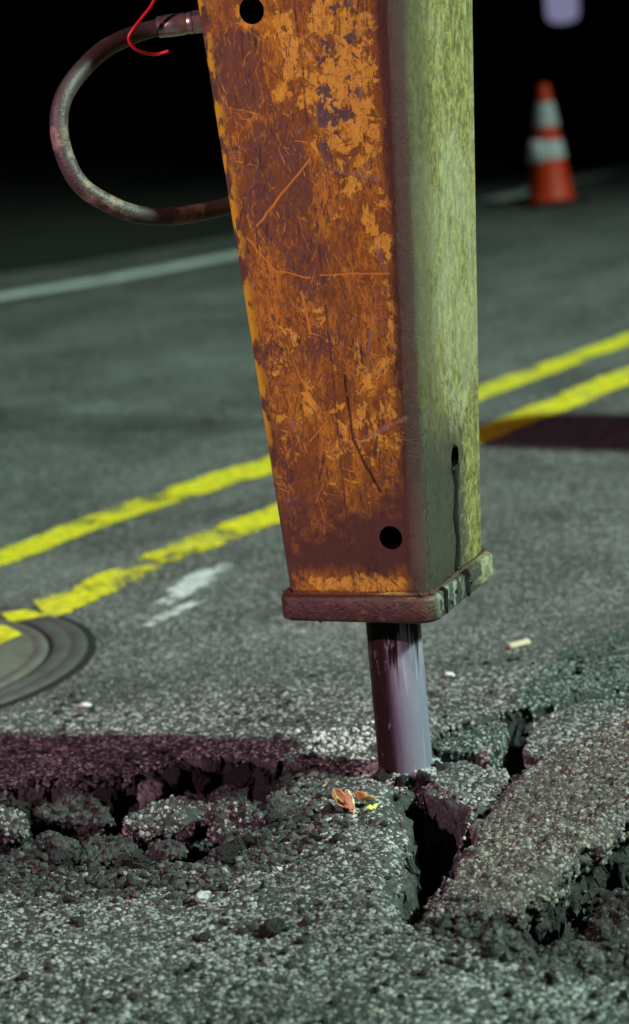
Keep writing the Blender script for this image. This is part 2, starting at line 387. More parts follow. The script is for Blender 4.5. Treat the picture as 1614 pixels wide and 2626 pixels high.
    def seg(a, b, wd):
        dx, dz = b[0] - a[0], b[1] - a[1]; L2 = dx * dx + dz * dz
        u = g.ma('SUBTRACT', wx_, a[0] + .007); v = g.ma('SUBTRACT', wz_, a[1] + .007)
        t = g.ma('DIVIDE', g.ma('ADD', g.ma('MULTIPLY', u, dx), g.ma('MULTIPLY', v, dz)), L2, clamp=True)
        e = g.ma('SUBTRACT', u, g.ma('MULTIPLY', t, dx)); h = g.ma('SUBTRACT', v, g.ma('MULTIPLY', t, dz))
        return g.ss(wd, wd * .35, g.ma('SQRT', g.ma('ADD', g.ma('MULTIPLY', e, e), g.ma('MULTIPLY', h, h))))
    scr = None
    for a, b, wd in [((-.008, 1.189), (-.121, 1.077), .0026), ((-.144, 1.055), (-.094, .994), .0024), ((-.094, .994), (-.03, .980), .0022), ((-.01, .984), (.12, .984), .002),
                     ((-.05, .955), (-.042, .879), .0035), ((-.027, .719), (-.064, .68), .0018), ((-.09, .86), (-.03, .70), .0015)]:
        q = seg(a, b, wd); scr = q if scr is None else g.ma('MAXIMUM', scr, q)
    c = g.mix(g.ma('MULTIPLY', scr, g.ma('ADD', .45, g.ma('MULTIPLY', n_fine, .7)), clamp=True), c, (.70, .33, .03))
    pale = None
    for a, b, wd in [((.087, .921), (.058, .801), .004), ((.126, .725), (.019, .675), .006), ((.03, 1.17), (.115, 1.148), .006), ((-.095, .72), (-.085, .70), .008), ((.105, 1.03), (.11, 1.0), .007)]:
        q = seg(a, b, wd); pale = q if pale is None else g.ma('MAXIMUM', pale, q)
    c = g.mix(g.ma('MULTIPLY', pale, g.ss(.40, .62, n_fine)), c, (.33, .22, .18))
    dk = None
    for a, b, wd in [((.019, .80), (.022, .687), .0035), ((.022, .687), (.065, .587), .0045)]:
        q = seg(a, b, wd); dk = q if dk is None else g.ma('MAXIMUM', dk, q)
    dk = g.ma('MULTIPLY', dk, g.ss(.42, .54, n_gr)); c = g.mix(g.ma('MULTIPLY', dk, .85), c, (.065, .034, .026))
    # ---------------- narrow side: yellow paint rubbed pale, oily low down
    n1 = g.noise(g.scl(p, (1, 1, .7)), 62, 8, .76, .6); n2 = g.noise(g.scl(p, (1, 1, .5)), 15, 6, .65); n3 = g.noise(g.scl(p, (1, 1, .35)), 210, 6, .8)
    n4 = g.noise(g.scl(p, (1, 1, .9)), 60, 9, .86, .3)
    d = g.mix(g.ss(.45, .56, g.ma('ADD', g.ma('MULTIPLY', n1, .5), g.ma('MULTIPLY', n4, .5))), (.13, .112, .036), (.42, .36, .10)); d = g.mix(g.ma('MULTIPLY', g.ss(.42, .62, g.ma('ADD', n2, g.ma('SUBTRACT', g.ma('MULTIPLY', g.ma('MULTIPLY', g.ss(.55, .8, z), g.ss(1.30, 1.0, z)), .16), .08))), .36), d, (.48, .45, .31))
    d = g.mix(g.ma('MULTIPLY', g.ss(.56, .66, g.ma('ADD', g.ma('MULTIPLY', n1, .6), g.ma('MULTIPLY', n3, .4))), .8), d, (.58, .57, .45))
    d = g.mix(g.ma('MULTIPLY', g.ss(.54, .60, n4), .6), d, (.075, .068, .034)); d = g.mix(g.ma('MULTIPLY', g.ss(.60, .68, n3), .7), d, (.58, .57, .45))
    d = g.mix(g.ma('MULTIPLY', g.ss(.03, .10, g.ma('ADD', y, .12)), 0.0), d, d)
    dkf = g.mix(g.ma('MULTIPLY', g.ss(-.02, -.13, g.ma('ADD', y, g.ma('MULTIPLY', g.ma('SUBTRACT', n2, .5), .05))), .75), d, (.075, .058, .028))  # darkens towards the front corner, painting where its light falls off
    # oil wet zone and spatter
    oz = g.ma('MULTIPLY', g.ss(.74, .62, g.ma('ADD', z, g.ma('MULTIPLY', g.ma('SUBTRACT', n2, .5), .2))), g.ss(.085, .02, g.ma('ADD', y, g.ma('MULTIPLY', g.ma('SUBTRACT', n1, .5), .10))))
    dkf = g.mix(g.ma('MULTIPLY', oz, .92), dkf, g.mix(n1, (.030, .030, .026), (.085, .085, .070)))
    sp = g.ma('MULTIPLY', g.ss(.55, .60, g.noise(g.scl(p, (1, 1, .45)), 150, 3, .6)), g.ss(.90, .70, g.ma('ADD', z, g.ma('MULTIPLY', n2, .1))))
    sp2 = g.ma('MULTIPLY', sp, g.ss(.36, .52, n2))
    dkf = g.mix(g.ma('MULTIPLY', sp2, .92), dkf, (.035, .035, .03))
    c = g.mix(side, c, dkf)
    rough = g.ma('ADD', .28, g.ma('MULTIPLY', n_fine, .34)); rough = g.ma('SUBTRACT', rough, g.ma('MULTIPLY', g.ma('MULTIPLY', oz, side), .26))
    hb = g.ma('ADD', g.ma('MULTIPLY', bright, .18), g.ma('ADD', g.ma('MULTIPLY', n_gr, .9), g.ma('ADD', g.ma('MULTIPLY', n_mid, .5), g.ma('MULTIPLY', dk, -.8))))
    g.set(Base_Color=c, Roughness=rough, Normal=g.bump(hb, .0045, .9)); g.b.inputs['Specular IOR Level'].default_value = .4
    return g.m

def m_chisel():
    g = G('tempered_steel'); p = g.P; x, y, z = g.sep(p)
    n = g.noise(g.scl(p, (1, 1, .06)), 70, 4, .6); f = g.noise(p, 260, 4, .7); b = g.noise(g.scl(p, (1, 1, .25)), 22, 5, .6)
    c = g.mix(g.ss(.35, .65, b), (.26, .23, .32), (.58, .53, .66)); c = g.mix(g.ss(.30, .10, z), c, (.33, .30, .42))
    c = g.mix(g.ma('MULTIPLY', g.ss(.5, .75, f), .35), c, (.42, .42, .48))
    # grease running down from the bushing, and a left flank darkened as painted shading
    dr = g.ss(-.015, .035, g.ma('SUBTRACT', z, g.ma('ADD', .300, g.ma('MULTIPLY', g.ma('SUBTRACT', .5, g.noise(g.scl(p, (1, 1, .03)), 55, 3, .6)), .55))))
    flank_shade = g.ss(.010, -.026, g.ma('ADD', g.ma('ADD', g.ma('MULTIPLY', x, .914), g.ma('MULTIPLY', y, .407)), g.ma('MULTIPLY', g.ma('SUBTRACT', n, .5), .02)))
    scr_ = g.ss(.60, .70, g.noise(g.scl(p, (1, 1, .025)), 240, 3, .6)); c = g.mix(g.ma('MULTIPLY', scr_, .7), c, (.62, .60, .66))
    dust = g.ma('MULTIPLY', g.ss(.13, .02, g.ma('ADD', z, g.ma('MULTIPLY', b, .08))), g.ss(.35, .6, f)); c = g.mix(g.ma('MULTIPLY', dust, .7), c, (.26, .25, .25))
    gr = g.ma('MULTIPLY', g.ma('MAXIMUM', dr, flank_shade), g.ss(.20, .42, g.noise(g.scl(p, (1, 1, .3)), 90, 4, .7)))
    c = g.mix(gr, c, (.022, .012, .010)); g.set(Specular_IOR_Level=g.ma('SUBTRACT', .5, g.ma('MULTIPLY', gr, .38)))
    g.set(Base_Color=c, Metallic=g.ma('MULTIPLY', g.ma('SUBTRACT', 1, gr), .5), Roughness=g.ma('ADD', .36, g.ma('MULTIPLY', f, .25)), Normal=g.bump(g.ma('ADD', f, n), .0015, .6))
    return g.m

MAT = {}
MAT['asphalt'] = m_asphalt()
MAT['stone'] = m_stone('aggregate_stone', 1.65); MAT['stone_dirt_shade'] = m_stone('aggregate_stone_dirt_shade', .40); MAT['stone_brown'] = m_stone('aggregate_stone_wet', 1.15, .13)  # the dirty stones double as painted shadow in trench and pit
MAT['fresh'] = m_fresh('broken_asphalt'); MAT['fresh_brown'] = m_fresh('broken_asphalt_wet', (.045, .037, .033), (.15, .128, .115))
MAT['pale_break'] = m_fresh('broken_asphalt_pale', (.13, .12, .12), (.30, .29, .29))
MAT['yellow_line'] = m_paint_line('yellow_road_paint', (.80, .69, .016)); MAT['yellow_line_b'] = m_paint_line('yellow_road_paint_b', (.80, .69, .016), seed=3.1)
MAT['white_line'] = m_paint_line('white_road_paint', (.80, .82, .80), seed=5.0); MAT['chalk'] = m_paint_line('white_chalk', (.62, .62, .63), seed=8.0, fine=.6)
MAT['housing'] = m_housing(); MAT['chisel'] = m_chisel()
MAT['rust'] = m_simple('brown_rusted_steel', (.10, .040, .034), .55, 0, .45, 60, .5, .004)
MAT['iron'] = m_simple('manhole_iron', (.07, .066, .066), .7, .0, .6, 14, .4, .004)
MAT['iron_face'] = m_simple('manhole_cover_face', (.11, .102, .088), .7, .0, .5, 12, .4, .004)
MAT['iron_dark'] = m_simple('manhole_gap_dirt', (.02, .018, .017), .9, 0, .3, 40, .2)
MAT['black'] = m_simple('black_rubber', (.02, .02, .02), .7, 0, .3, 40, .3)
MAT['dark_metal'] = m_simple('dark_metal', (.06, .06, .06), .5, .5, .3, 30)

# ================================================================== ground
TRENCH = [(-.96, .10), (-.843, .101), (-.67, .09), (-.58, .089), (-.526, .149), (-.469, .189), (-.411, .206), (-.336, .184), (-.269, .147), (-.22, .112), (-.184, .064), (-.221, -.011), (-.262, -.09), (-.255, -.22), (-.30, -.34), (-.41, -.40), (-.526, -.37), (-.645, -.33), (-.811, -.30), (-.96, -.28)]
GAP = [(-.030, -.095), (-.006, -.066), (.024, -.056), (.040, -.10), (.075, -.17), (.107, -.195), (.093, -.28), (.058, -.44), (.02, -.567), (-.017, -.705), (-.029, -.735), (-.048, -.644), (-.025, -.46), (-.013, -.318), (-.016, -.186), (-.028, -.120)]
SUNK = [(.055, .165), (.10, .246), (.19, .302), (.265, .302), (.386, .368), (.70, .455), (.70, -.20), (.378, -.36), (.284, -.47), (.196, -.60), (.10, -.72), (.02, -.60), (.08, -.36), (.12, -.2), (.06, -.04)]
PIT = [(.07, -.745), (.150, -.60), (.250, -.42), (.38, -.24), (.85, -.05), (.85, -1.02), (.36, -1.02), (.25, -.93), (.129, -.85)]
def edge_noise(x, y, s, a):
    q = np.stack([x * s, y * s, np.zeros_like(x) + 3.3], -1); return a * fbm(q, 4, .6)
def ground_height(x, y, want_soil_shade=False):
    x = np.asarray(x, float); y = np.asarray(y, float); h = np.zeros_like(x); soil_shade = np.zeros_like(x)
    m = (x > -1.3) & (x < 1.0) & (y > -1.9) & (y < .8)
    X, Y = x[m], y[m]; P = np.stack([X, Y], 1); Z0 = np.zeros_like(X)
    fade = sstep(.75, .35, Y) * sstep(-1.3, -1.1, X) * sstep(1.0, .85, X)
    hh = fade * (.010 * fbm(np.stack([X * 3.1, Y * 2.3, Z0], -1), 3) + .0060 * fbm(np.stack([X * 30, Y * 30, Z0], -1), 4, .6))
    en = edge_noise(X, Y, 13, .045) + edge_noise(X, Y, 50, .009)
    # trench: steep far rim, slow near ramp
    d = poly_sd(P, TRENCH) + en
    ramp = .03 + .20 * sstep(.05, -.30, Y)
    t = sstep(0, 1, -d / ramp)
    so = t.copy()
    hh = hh - t * (.088 + .045 * fbm(np.stack([X * 9, Y * 9, Z0 + 5], -1), 4, .6))
    # loosened apron in front of the trench
    ap = sstep(.22, .0, np.abs(d)) * sstep(.0, -.15, Y) * sstep(-.10, -.24, X)
    so = np.maximum(so, ap * .62 * sstep(-.25, .25, fbm(np.stack([X * 14, Y * 14, Z0 + 4], -1), 3))); hh = hh - ap * .016 + ap * .020 * fbm(np.stack([X * 20, Y * 20, Z0 + 8], -1), 4, .6)
    # block under the sunk slabs
    d = poly_sd(P, SUNK) + en * .25; t = sstep(.006, -.022, d); hh = hh - t * (.10 + .02 * en / .045); so = np.maximum(so, t)
    # pit on the right
    d = poly_sd(P, PIT) + en * 1.2; t = sstep(0, 1, -d / (.03 + .10 * sstep(-.6, -.9, Y)))
    hh = np.minimum(hh, -t * (.19 + .08 * fbm(np.stack([X * 8, Y * 8, Z0 + 2], -1), 4, .6)) + hh * (1 - t)); so = np.maximum(so, t)
    ap = sstep(.16, 0, np.abs(d)) * sstep(-.55, -.75, Y); so = np.maximum(so, ap * .5); hh = hh + ap * (.022 * fbm(np.stack([X * 17, Y * 17, Z0 + 9], -1), 4, .6) - .006)
    # the wedge gap that the tool has opened
    d = poly_sd(P, GAP) + en * .3; t = sstep(.004, -.022, d); hh = hh - t * .24; so = np.maximum(so, t)
    # rounded lips
    hh = hh - .016 * sstep(.05, 0, d) * (1 - t)
    rr0 = np.hypot(X, Y); hh = np.where(rr0 < .12, np.maximum(hh, -.02 + .030 * sstep(.10, .05, rr0) - 1.0 * sstep(-.056, -.074, Y)), hh)
    h[m] = hh; soil_shade[m] = so
    return (h, soil_shade) if want_soil_shade else h

def axis(lo, hi, step, far_lo, far_hi, grow=1.22):
    a = list(np.arange(lo, hi + 1e-6, step)); s = step
    while a[-1] < far_hi: s = min(s * grow, 4.0); a.append(min(a[-1] + s, far_hi))
    s = step; b = []
    c = lo
    while c > far_lo: s = min(s * grow, 4.0); c = max(c - s, far_lo); b.append(c)
    return np.array(b[::-1] + a)
gx = axis(-1.02, .62, .0045, -60, 60); gy = axis(-1.32, .46, .0045, -30, 60)
XX, YY = np.meshgrid(gx, gy, indexing='ij'); nX, nY = XX.shape
H, SO = ground_height(XX.ravel(), YY.ravel(), True)
idx = np.arange(nX * nY).reshape(nX, nY)
Hg = H.reshape(nX, nY); slope = np.clip(np.hypot(np.gradient(Hg, gx, axis=0), np.gradient(Hg, gy, axis=1)) - .35, 0, 1.5).ravel() / 1.5
GX, GY = XX.ravel().copy(), YY.ravel().copy(); sm = slope > .01
qq = np.stack([GX[sm], GY[sm], H[sm]], -1)
GX[sm] += slope[sm] * .030 * fbm(qq * 26 + 3, 3, .6); GY[sm] += slope[sm] * .030 * fbm(qq * 26 + 9, 3, .6); H[sm] += slope[sm] * .012 * fbm(qq * 45, 3, .6)
Q = np.stack([idx[:-1, :-1], idx[1:, :-1], idx[1:, 1:], idx[:-1, 1:]], -1).reshape(-1, 4)
# far edge of the tarmac: curve a little beyond the white edge line
FOG = [(-12.0, 3.6), (-6.0, 5.35), (-3.2, 6.9), (-1.616, 7.80), (-1.002, 8.185), (-.396, 8.686), (1.052, 10.188), (2.14, 11.546), (3.6, 13.6), (6.5, 18.5), (10.0, 26.0), (16., 42.)]
fx, fy = np.array(FOG).T
cen = np.stack([XX.ravel()[Q].mean(1), YY.ravel()[Q].mean(1)], 1)
keep = cen[:, 1] < np.interp(cen[:, 0], fx, fy) + 1.7
road = link('asphalt_road', fast_mesh('asphalt_road', np.stack([GX, GY, H], 1), Q[keep], True, {'soil_shade': SO, 'binder': sstep(1.0, .45, YY.ravel())}), MAT['asphalt'])
tag(road, 'grey asphalt road broken open around the chisel', kind='structure')

# exposed aggregate of the near road surface
def frustum_points(n, y0, y1):
    y = rng.uniform(y0, y1, n); half = .13 * (y + 4.41) * 1.14 + .07
    x = -.129 + .02 * (y + 1) + rng.uniform(-1, 1, n) * half
    return x, y
def ground_stones(n, y0, y1, rmin, rmax, pw=1.8):
    x, y = frustum_points(n, y0, y1); e = .004
    h, so = ground_height(x, y, True); hx = (ground_height(x + e, y) - h) / e; hy = (ground_height(x, y + e) - h) / e
    N = np.stack([-hx, -hy, np.ones_like(h)], 1); N /= np.linalg.norm(N, axis=1)[:, None]
    r = rmin + (rmax - rmin) * rng.uniform(size=n) ** pw
    mh = np.hypot(x + 1.228, y - 1.060) > .55
    xy = np.stack([x, y], 1); inner = (poly_sd(xy, SUNK) < .01) | (poly_sd(xy, GAP) < .01)
    k = mh & (N[:, 2] > .25) & ~(inner & (so > .25))
    return np.stack([x, y, h], 1)[k] - N[k] * (r[k] * .28)[:, None], N[k], r[k], so[k]
parts = [ground_stones(50000, -1.3, .05, .0022, .0070, 2.0), ground_stones(21000, .05, .62, .0022, .0062), ground_stones(9000, .62, 1.12, .0022, .0050)]
P = np.concatenate([q[0] for q in parts]); N = np.concatenate([q[1] for q in parts]); rr = np.concatenate([q[2] for q in parts]); so = np.concatenate([q[3] for q in parts])
patch = fbm(np.stack([P[:, 0] * 6, P[:, 1] * 6, P[:, 2] * 0], -1), 3) * .5 + fbm(np.stack([P[:, 0] * 38, P[:, 1] * 38, P[:, 2] * 0], -1), 3) * .8
skip = (rng.uniform(size=len(P)) < np.clip(.20 + patch * 1.5, 0, .85))
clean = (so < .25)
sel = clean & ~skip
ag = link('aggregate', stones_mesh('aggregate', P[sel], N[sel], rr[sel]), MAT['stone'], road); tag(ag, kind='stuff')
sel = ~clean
ag = link('aggregate', stones_mesh('aggregate_dirt_shade', P[sel], N[sel], rr[sel] * 1.15), MAT['stone_dirt_shade'], road); tag(ag, kind='stuff')

# dark verge and land beyond the road
def m_verge():
    g = G('verge_soil'); p = g.P; n = g.noise(p, 3, 6, .65)
    g.set(Base_Color=g.mix(n, (.008, .009, .007), (.024, .026, .018)), Roughness=.95, Normal=g.bump(g.noise(p, 20, 5, .7), .05)); return g.m
MAT['verge'] = m_verge()
xs = np.concatenate([np.linspace(-90, -8, 30), np.linspace(-7.5, 12, 90), np.linspace(13, 120, 40)]); tt = np.concatenate([np.linspace(0, 6, 26), np.linspace(7, 200, 40)])
def fogy(x): return np.interp(x, fx, fy)
VX, VT = np.meshgrid(xs, tt, indexing='ij'); VY = fogy(VX) + 1.05 + VT
VZ = .012 + .10 * sstep(.1, .8, VT) + .9 * sstep(1.5, 12, VT) + .05 * fbm(np.stack([VX * 1.3, VY * 1.3, VX * 0], -1), 3) * sstep(.2, 1, VT)
i2 = np.arange(VX.size).reshape(VX.shape)
Q2 = np.stack([i2[:-1, :-1], i2[1:, :-1], i2[1:, 1:], i2[:-1, 1:]], -1).reshape(-1, 4)
verge = link('verge_ground', fast_mesh('verge_ground', np.stack([VX.ravel(), VY.ravel(), VZ.ravel()], 1), Q2, True), MAT['verge']); tag(verge, 'dark earth verge beyond the white edge line', kind='structure')
lo = link('ground', fast_mesh('ground', [(-400, -400, -.45), (400, -400, -.45), (400, 500, -.45), (-400, 500, -.45)], [(0, 1, 2, 3)]), MAT['verge']); tag(lo, 'dark land all around the road', kind='structure')
# grass of the verge
n = 17000; gxx = rng.uniform(-.2, 6.0, n); gt = .15 + 4.5 * rng.uniform(size=n) ** 1.4
den = fbm(np.stack([gxx * 1.1, gt * 1.5, gxx * 0], -1), 3); k = den > -.12; gxx, gt = gxx[k], gt[k]; n = len(gxx)
gyy = fogy(gxx) + 1.05 + gt
gz = -.02 + .10 * sstep(.1, .8, gt) + .9 * sstep(1.5, 12, gt) - .01
ang = rng.uniform(0, 6.28, n); hgt = rng.uniform(.05, .20, n) * (1 + np.clip(den[k], 0, 1)); wd = rng.uniform(.004, .010, n); ln = rng.uniform(.1, .7, n) * hgt; la = rng.uniform(0, 6.28, n)
B = np.stack([gxx, gyy, gz], 1); D = np.stack([np.cos(ang) * wd, np.sin(ang) * wd, 0 * wd], 1); T1 = B + np.stack([np.cos(la) * ln * .35, np.sin(la) * ln * .35, hgt * .6], 1); T2 = B + np.stack([np.cos(la) * ln, np.sin(la) * ln, hgt], 1)
GV = np.stack([B - D, B + D, T1 + D * .7, T1 - D * .7, T2], 1).reshape(-1, 3)
GF = np.concatenate([np.array([(0, 1, 2), (0, 2, 3), (3, 2, 4)])[None] + (np.arange(n) * 5)[:, None, None]]).reshape(-1, 3)
MAT['grass'] = m_simple('dark_grass', (.03, .048, .022), .7, 0, .5, 8, .3)
gr = link('verge_grass', fast_mesh('verge_grass', GV, GF), MAT['grass']); tag(gr, 'low dark grass on the verge behind the cone', 'grass', kind='stuff')

# ---------------------------------------------------------------- road markings
def strip(name, mat, left, right, wear, z=.0045, label='', step=.03, cat='road marking'):
    """painted strip between two polylines given as points with rising x"""
    L = np.array(left); Rr = np.array(right); nn = 140; V = []; W = []
    u = np.linspace(0, 1, nn)
    def resamp(A):
        s = np.concatenate([[0], np.cumsum(np.hypot(*np.diff(A, axis=0).T))]); s /= s[-1]
        return np.stack([np.interp(u, s, A[:, 0]), np.interp(u, s, A[:, 1])], 1)
    A, Bq = resamp(L), resamp(Rr); K = 7
    for i in range(nn):
        for j in range(K):
            f = j / (K - 1); q = A[i] * (1 - f) + Bq[i] * f; V.append((q[0], q[1], z)); W.append(wear(q[0], q[1]) + (.17 if j in (0, K - 1) else .02 if j in (1, K - 2) else 0))
    ii = np.arange(nn * K).reshape(nn, K)
    Fq = np.stack([ii[:-1, :-1], ii[:-1, 1:], ii[1:, 1:], ii[1:, :-1]], -1).reshape(-1, 4)
    o = link(name, fast_mesh(name, V, Fq, False, {'wear': np.array(W) + 0.0}), mat); tag(o, label, kind='structure'); return o
def gauss(x, y, cx, cy, s): return math.exp(-((x - cx) ** 2 + (y - cy) ** 2) / (2 * s * s))
Y1T = [(-3.2, -.92), (-2.0, .80), (-1.015, 2.173), (-.805, 2.496), (-.573, 2.80), (-.253, 3.135), (.508, 4.056), (.831, 4.47), (1.162, 4.925), (2.6, 6.9), (6, 11.6)]
Y1B = [(-3.1, -1.1), (-1.95, .58), (-.99, 1.945), (-.786, 2.235), (-.56, 2.51), (-.253, 2.835), (.48, 3.737), (1.108, 4.576), (2.55, 6.55), (6.1, 11.3)]
Y2T = [(-.865, 1.56), (-.765, 1.70), (-.617, 1.935), (-.488, 2.13), (-.23, 2.44), (.438, 3.31), (1.053, 4.18), (2.5, 6.2), (6.1, 11.0)]
Y2B = [(-.80, 1.34), (-.72, 1.44), (-.60, 1.63), (-.499, 1.78), (-.232, 2.155), (.427, 3.02), (.981, 3.75), (2.45, 5.8), (6.2, 10.7)]
strip('yellow_centre_line', MAT['yellow_line'], Y1T, Y1B, lambda x, y: -.01 + .07 * gauss(x, y, -.62, 2.6, .14), label='far stripe of the double yellow centre line')
strip('yellow_centre_line', MAT['yellow_line_b'], Y2T, Y2B, lambda x, y: -.005 + .115 * gauss(x, y, -.58, 1.80, .13) + .08 * gauss(x, y, -.33, 2.0, .11), label='near stripe of the double yellow centre line, worn thin near the manhole')
fo = np.array(FOG); tg = np.gradient(fo, axis=0); tg /= np.linalg.norm(tg, axis=1)[:, None]; nr = np.stack([-tg[:, 1], tg[:, 0]], 1)
strip('white_edge_line', MAT['white_line'], (fo + nr * .105)[1:], (fo - nr * .105)[1:], lambda x, y: -.10, label='thin white line along the far road edge')
def splat(name, pts, mat, wear, label, z=.0048):
    bm = bmesh.new(); c = np.mean(np.array(pts), 0); n = len(pts); V = []; W = []
    for rgi, f in enumerate((0.0, .55, .85, 1.0)):
        for (px, py) in pts: V.append((c[0] + (px - c[0]) * f, c[1] + (py - c[1]) * f, z)); W.append(wear + (0, .05, .13, .24)[rgi])
    bm.free(); Fq = [[r_ * n + k_, r_ * n + (k_ + 1) % n, (r_ + 1) * n + (k_ + 1) % n, (r_ + 1) * n + k_] for r_ in range(3) for k_ in range(n)]
    o = link(name, fast_mesh(name, V, Fq, False, {'wear': W}), mat); tag(o, label, kind='structure'); return o
splat('paint_smear', [(-.57, 1.36), (-.52, 1.35), (-.44, 1.47), (-.37, 1.60), (-.33, 1.74), (-.37, 1.79), (-.45, 1.72), (-.52, 1.58)], MAT['chalk'], -.01, 'white paint smear on asphalt beside the worn yellow stripe')
splat('paint_smear', [(-.60, 1.20), (-.55, 1.19), (-.46, 1.30), (-.36, 1.45), (-.38, 1.50), (-.47, 1.42)], MAT['chalk'], .05, 'thin white paint streak nearest the manhole')

# ================================================================== manhole
mh = empty('manhole', (-1.228, 1.060, 0)); tag(mh, 'round iron manhole cover cut off by the left edge of the picture', 'manhole')
link('gap_ring', lathe_mesh('gap_ring', [(.0, .0035), (.545, .0035), (.56, .001)], 96, cap=False), MAT['iron_dark'], mh)
link('frame', lathe_mesh('frame', [(.455, .002), (.458, .008), (.463, .010), (.490, .010), (.494, .0075), (.503, .0075), (.507, .010), (.525, .0095), (.536, .006), (.540, .002)], 96, cap=False), MAT['iron'], mh)
cv = link('cover', lathe_mesh('cover', [(.0, .012), (.40, .012), (.405, .009), (.415, .009), (.42, .012), (.438, .012), (.444, .008), (.446, .002)], 96, cap=False), MAT['iron_face'], mh)
# yellow stripe left on the cover, turned when the cover was put back
def disc_stripe(name, a, b, wdt, r0, z):
    a = np.array(a); b = np.array(b); d = (b - a) / np.linalg.norm(b - a); nn = np.array([-d[1], d[0]]); V = []; W = []; K = 40
    for i in range(K):
        for s in (-1, -.5, 0, .5, 1):
            q = a + (b - a) * i / (K - 1) + nn * s * wdt / 2; rq = np.linalg.norm(q)
            if rq > r0: q = q * r0 / rq
            V.append((q[0], q[1], z)); W.append(.0)
    ii = np.arange(K * 5).reshape(K, 5); return fast_mesh(name, V, np.stack([ii[:-1, :-1], ii[1:, :-1], ii[1:, 1:], ii[:-1, 1:]], -1).reshape(-1, 4), False, {'wear': W})
link('painted_stripe', disc_stripe('painted_stripe', (.12, -.12), (.385, .255), .11, .398, .0145), MAT['yellow_line'], cv)
link('painted_stripe', disc_stripe('painted_stripe_b', (.315, .32), (.42, .36), .10, .523, .0120), MAT['yellow_line_b'], cv)

# ================================================================== broken asphalt slabs
def slab(name, outline, zt, thick, tilt, label, mat, smat, vox=.006, cat='asphalt slab', dens=9500, amp=1.0, group=None, rmax=.0065, jit=.018, lipd=.010):
    """a broken plate: outline on the road, tilted by tilt=(rise per metre in x, in y) about its middle"""
    o_ = np.array(outline, float); c = o_.mean(0); nvr = []
    for k_ in range(len(o_)):
        a, b = o_[k_], o_[(k_ + 1) % len(o_)]; m_ = max(2, int(np.linalg.norm(b - a) / .012))
        for i in range(m_):
            q = a + (b - a) * i / m_; j = fbm(np.array([[q[0] * 18, q[1] * 18, 1.7]]), 3)[0]; j2 = fbm(np.array([[q[0] * 18, q[1] * 18, 9.2]]), 3)[0]
            nvr.append((q[0] + j * jit - c[0], q[1] + j2 * jit - c[1]))
    bm = bmesh.new(); f = bm.faces.new([bm.verts.new((px, py, 0)) for px, py in nvr])
    r_ = bmesh.ops.extrude_face_region(bm, geom=[f])
    for v in r_['geom']:
        if isinstance(v, bmesh.types.BMVert): v.co.z = -thick; v.co.x *= .93; v.co.y *= .93
    me = voxel(bm, vox); V, Nn, T = mesh_arrays(me)
    wp = V + np.array([c[0], c[1], 0])
    e = amp * (.006 * fbm(wp * 28, 4, .6) + .010 * fbm(wp * 9 + 4, 3) * (1 - np.clip(Nn[:, 2], 0, 1)) + .004 * fbm(wp * 75, 2))
    sd = poly_sd(wp[:, :2], o_); lip = np.clip(1 + sd / .03, 0, 1) ** 2 * (V[:, 2] > -thick * .4)
    V = V + Nn * e[:, None]; V[:, 2] -= lip * lipd
    V[:, 2] += V[:, 0] * tilt[0] + V[:, 1] * tilt[1]
    me.vertices.foreach_set('co', V.astype(np.float32).ravel()); me.update()
    me.polygons.foreach_set('use_smooth', np.ones(len(me.polygons), bool))
    ob = link(name, me, mat, None, (c[0], c[1], zt)); tag(ob, label, cat, group)
    P, Nq, rq = scatter_on(me, dens, .003, rmax, .30, -.2)
    st = link('aggregate', stones_mesh('aggregate', P, Nq, rq), smat, ob); tag(st, kind='stuff')
    return ob
GS = 'broken asphalt slabs right of the chisel'
slab('asphalt_slab', [(-.008, -.715), (.028, -.56), (.095, -.37), (.150, -.235), (.215, -.100), (.285, -.03), (.44, .055), (.60, .06), (.60, -.18), (.455, -.325), (.345, -.460), (.245, -.590), (.145, -.710), (.060, -.785)], .028, .062, (.14, .0),
     'large brownish wet asphalt slab tilted up beside the wedge gap', MAT['fresh_brown'], MAT['stone_brown'], group=GS, dens=21000, jit=.034, amp=1.7, lipd=.014)
slab('asphalt_slab', [(.068, .130), (.140, .212), (.205, .248), (.216, .205), (.182, .085), (.165, .052), (.104, .07), (.070, .085)], .006, .075, (-.02, .0), 'small flat triangular asphalt plate just right of the chisel', MAT['fresh'], MAT['stone'], group=GS, dens=19000, jit=.010, lipd=.004, vox=.005)
slab('asphalt_slab', [(.250, .150), (.285, .238), (.385, .300), (.60, .370), (.60, .20), (.52, .135), (.345, .060), (.262, .002), (.232, .02)], .010, .08, (.03, .0), 'grey asphalt plate under the long crack at the right edge', MAT['fresh'], MAT['stone'], group=GS, dens=19000, jit=.010, lipd=.004, vox=.005)
slab('asphalt_slab', [(.050, .002), (.104, .018), (.160, -.022), (.194, -.028), (.192, -.085), (.145, -.200), (.118, -.205), (.066, -.130), (.034, -.060)], -.004, .085, (-.05, .10), 'chunky asphalt block overhanging the dark wedge gap', MAT['fresh'], MAT['stone'], group=GS, dens=19000, jit=.010, lipd=.004, vox=.005)

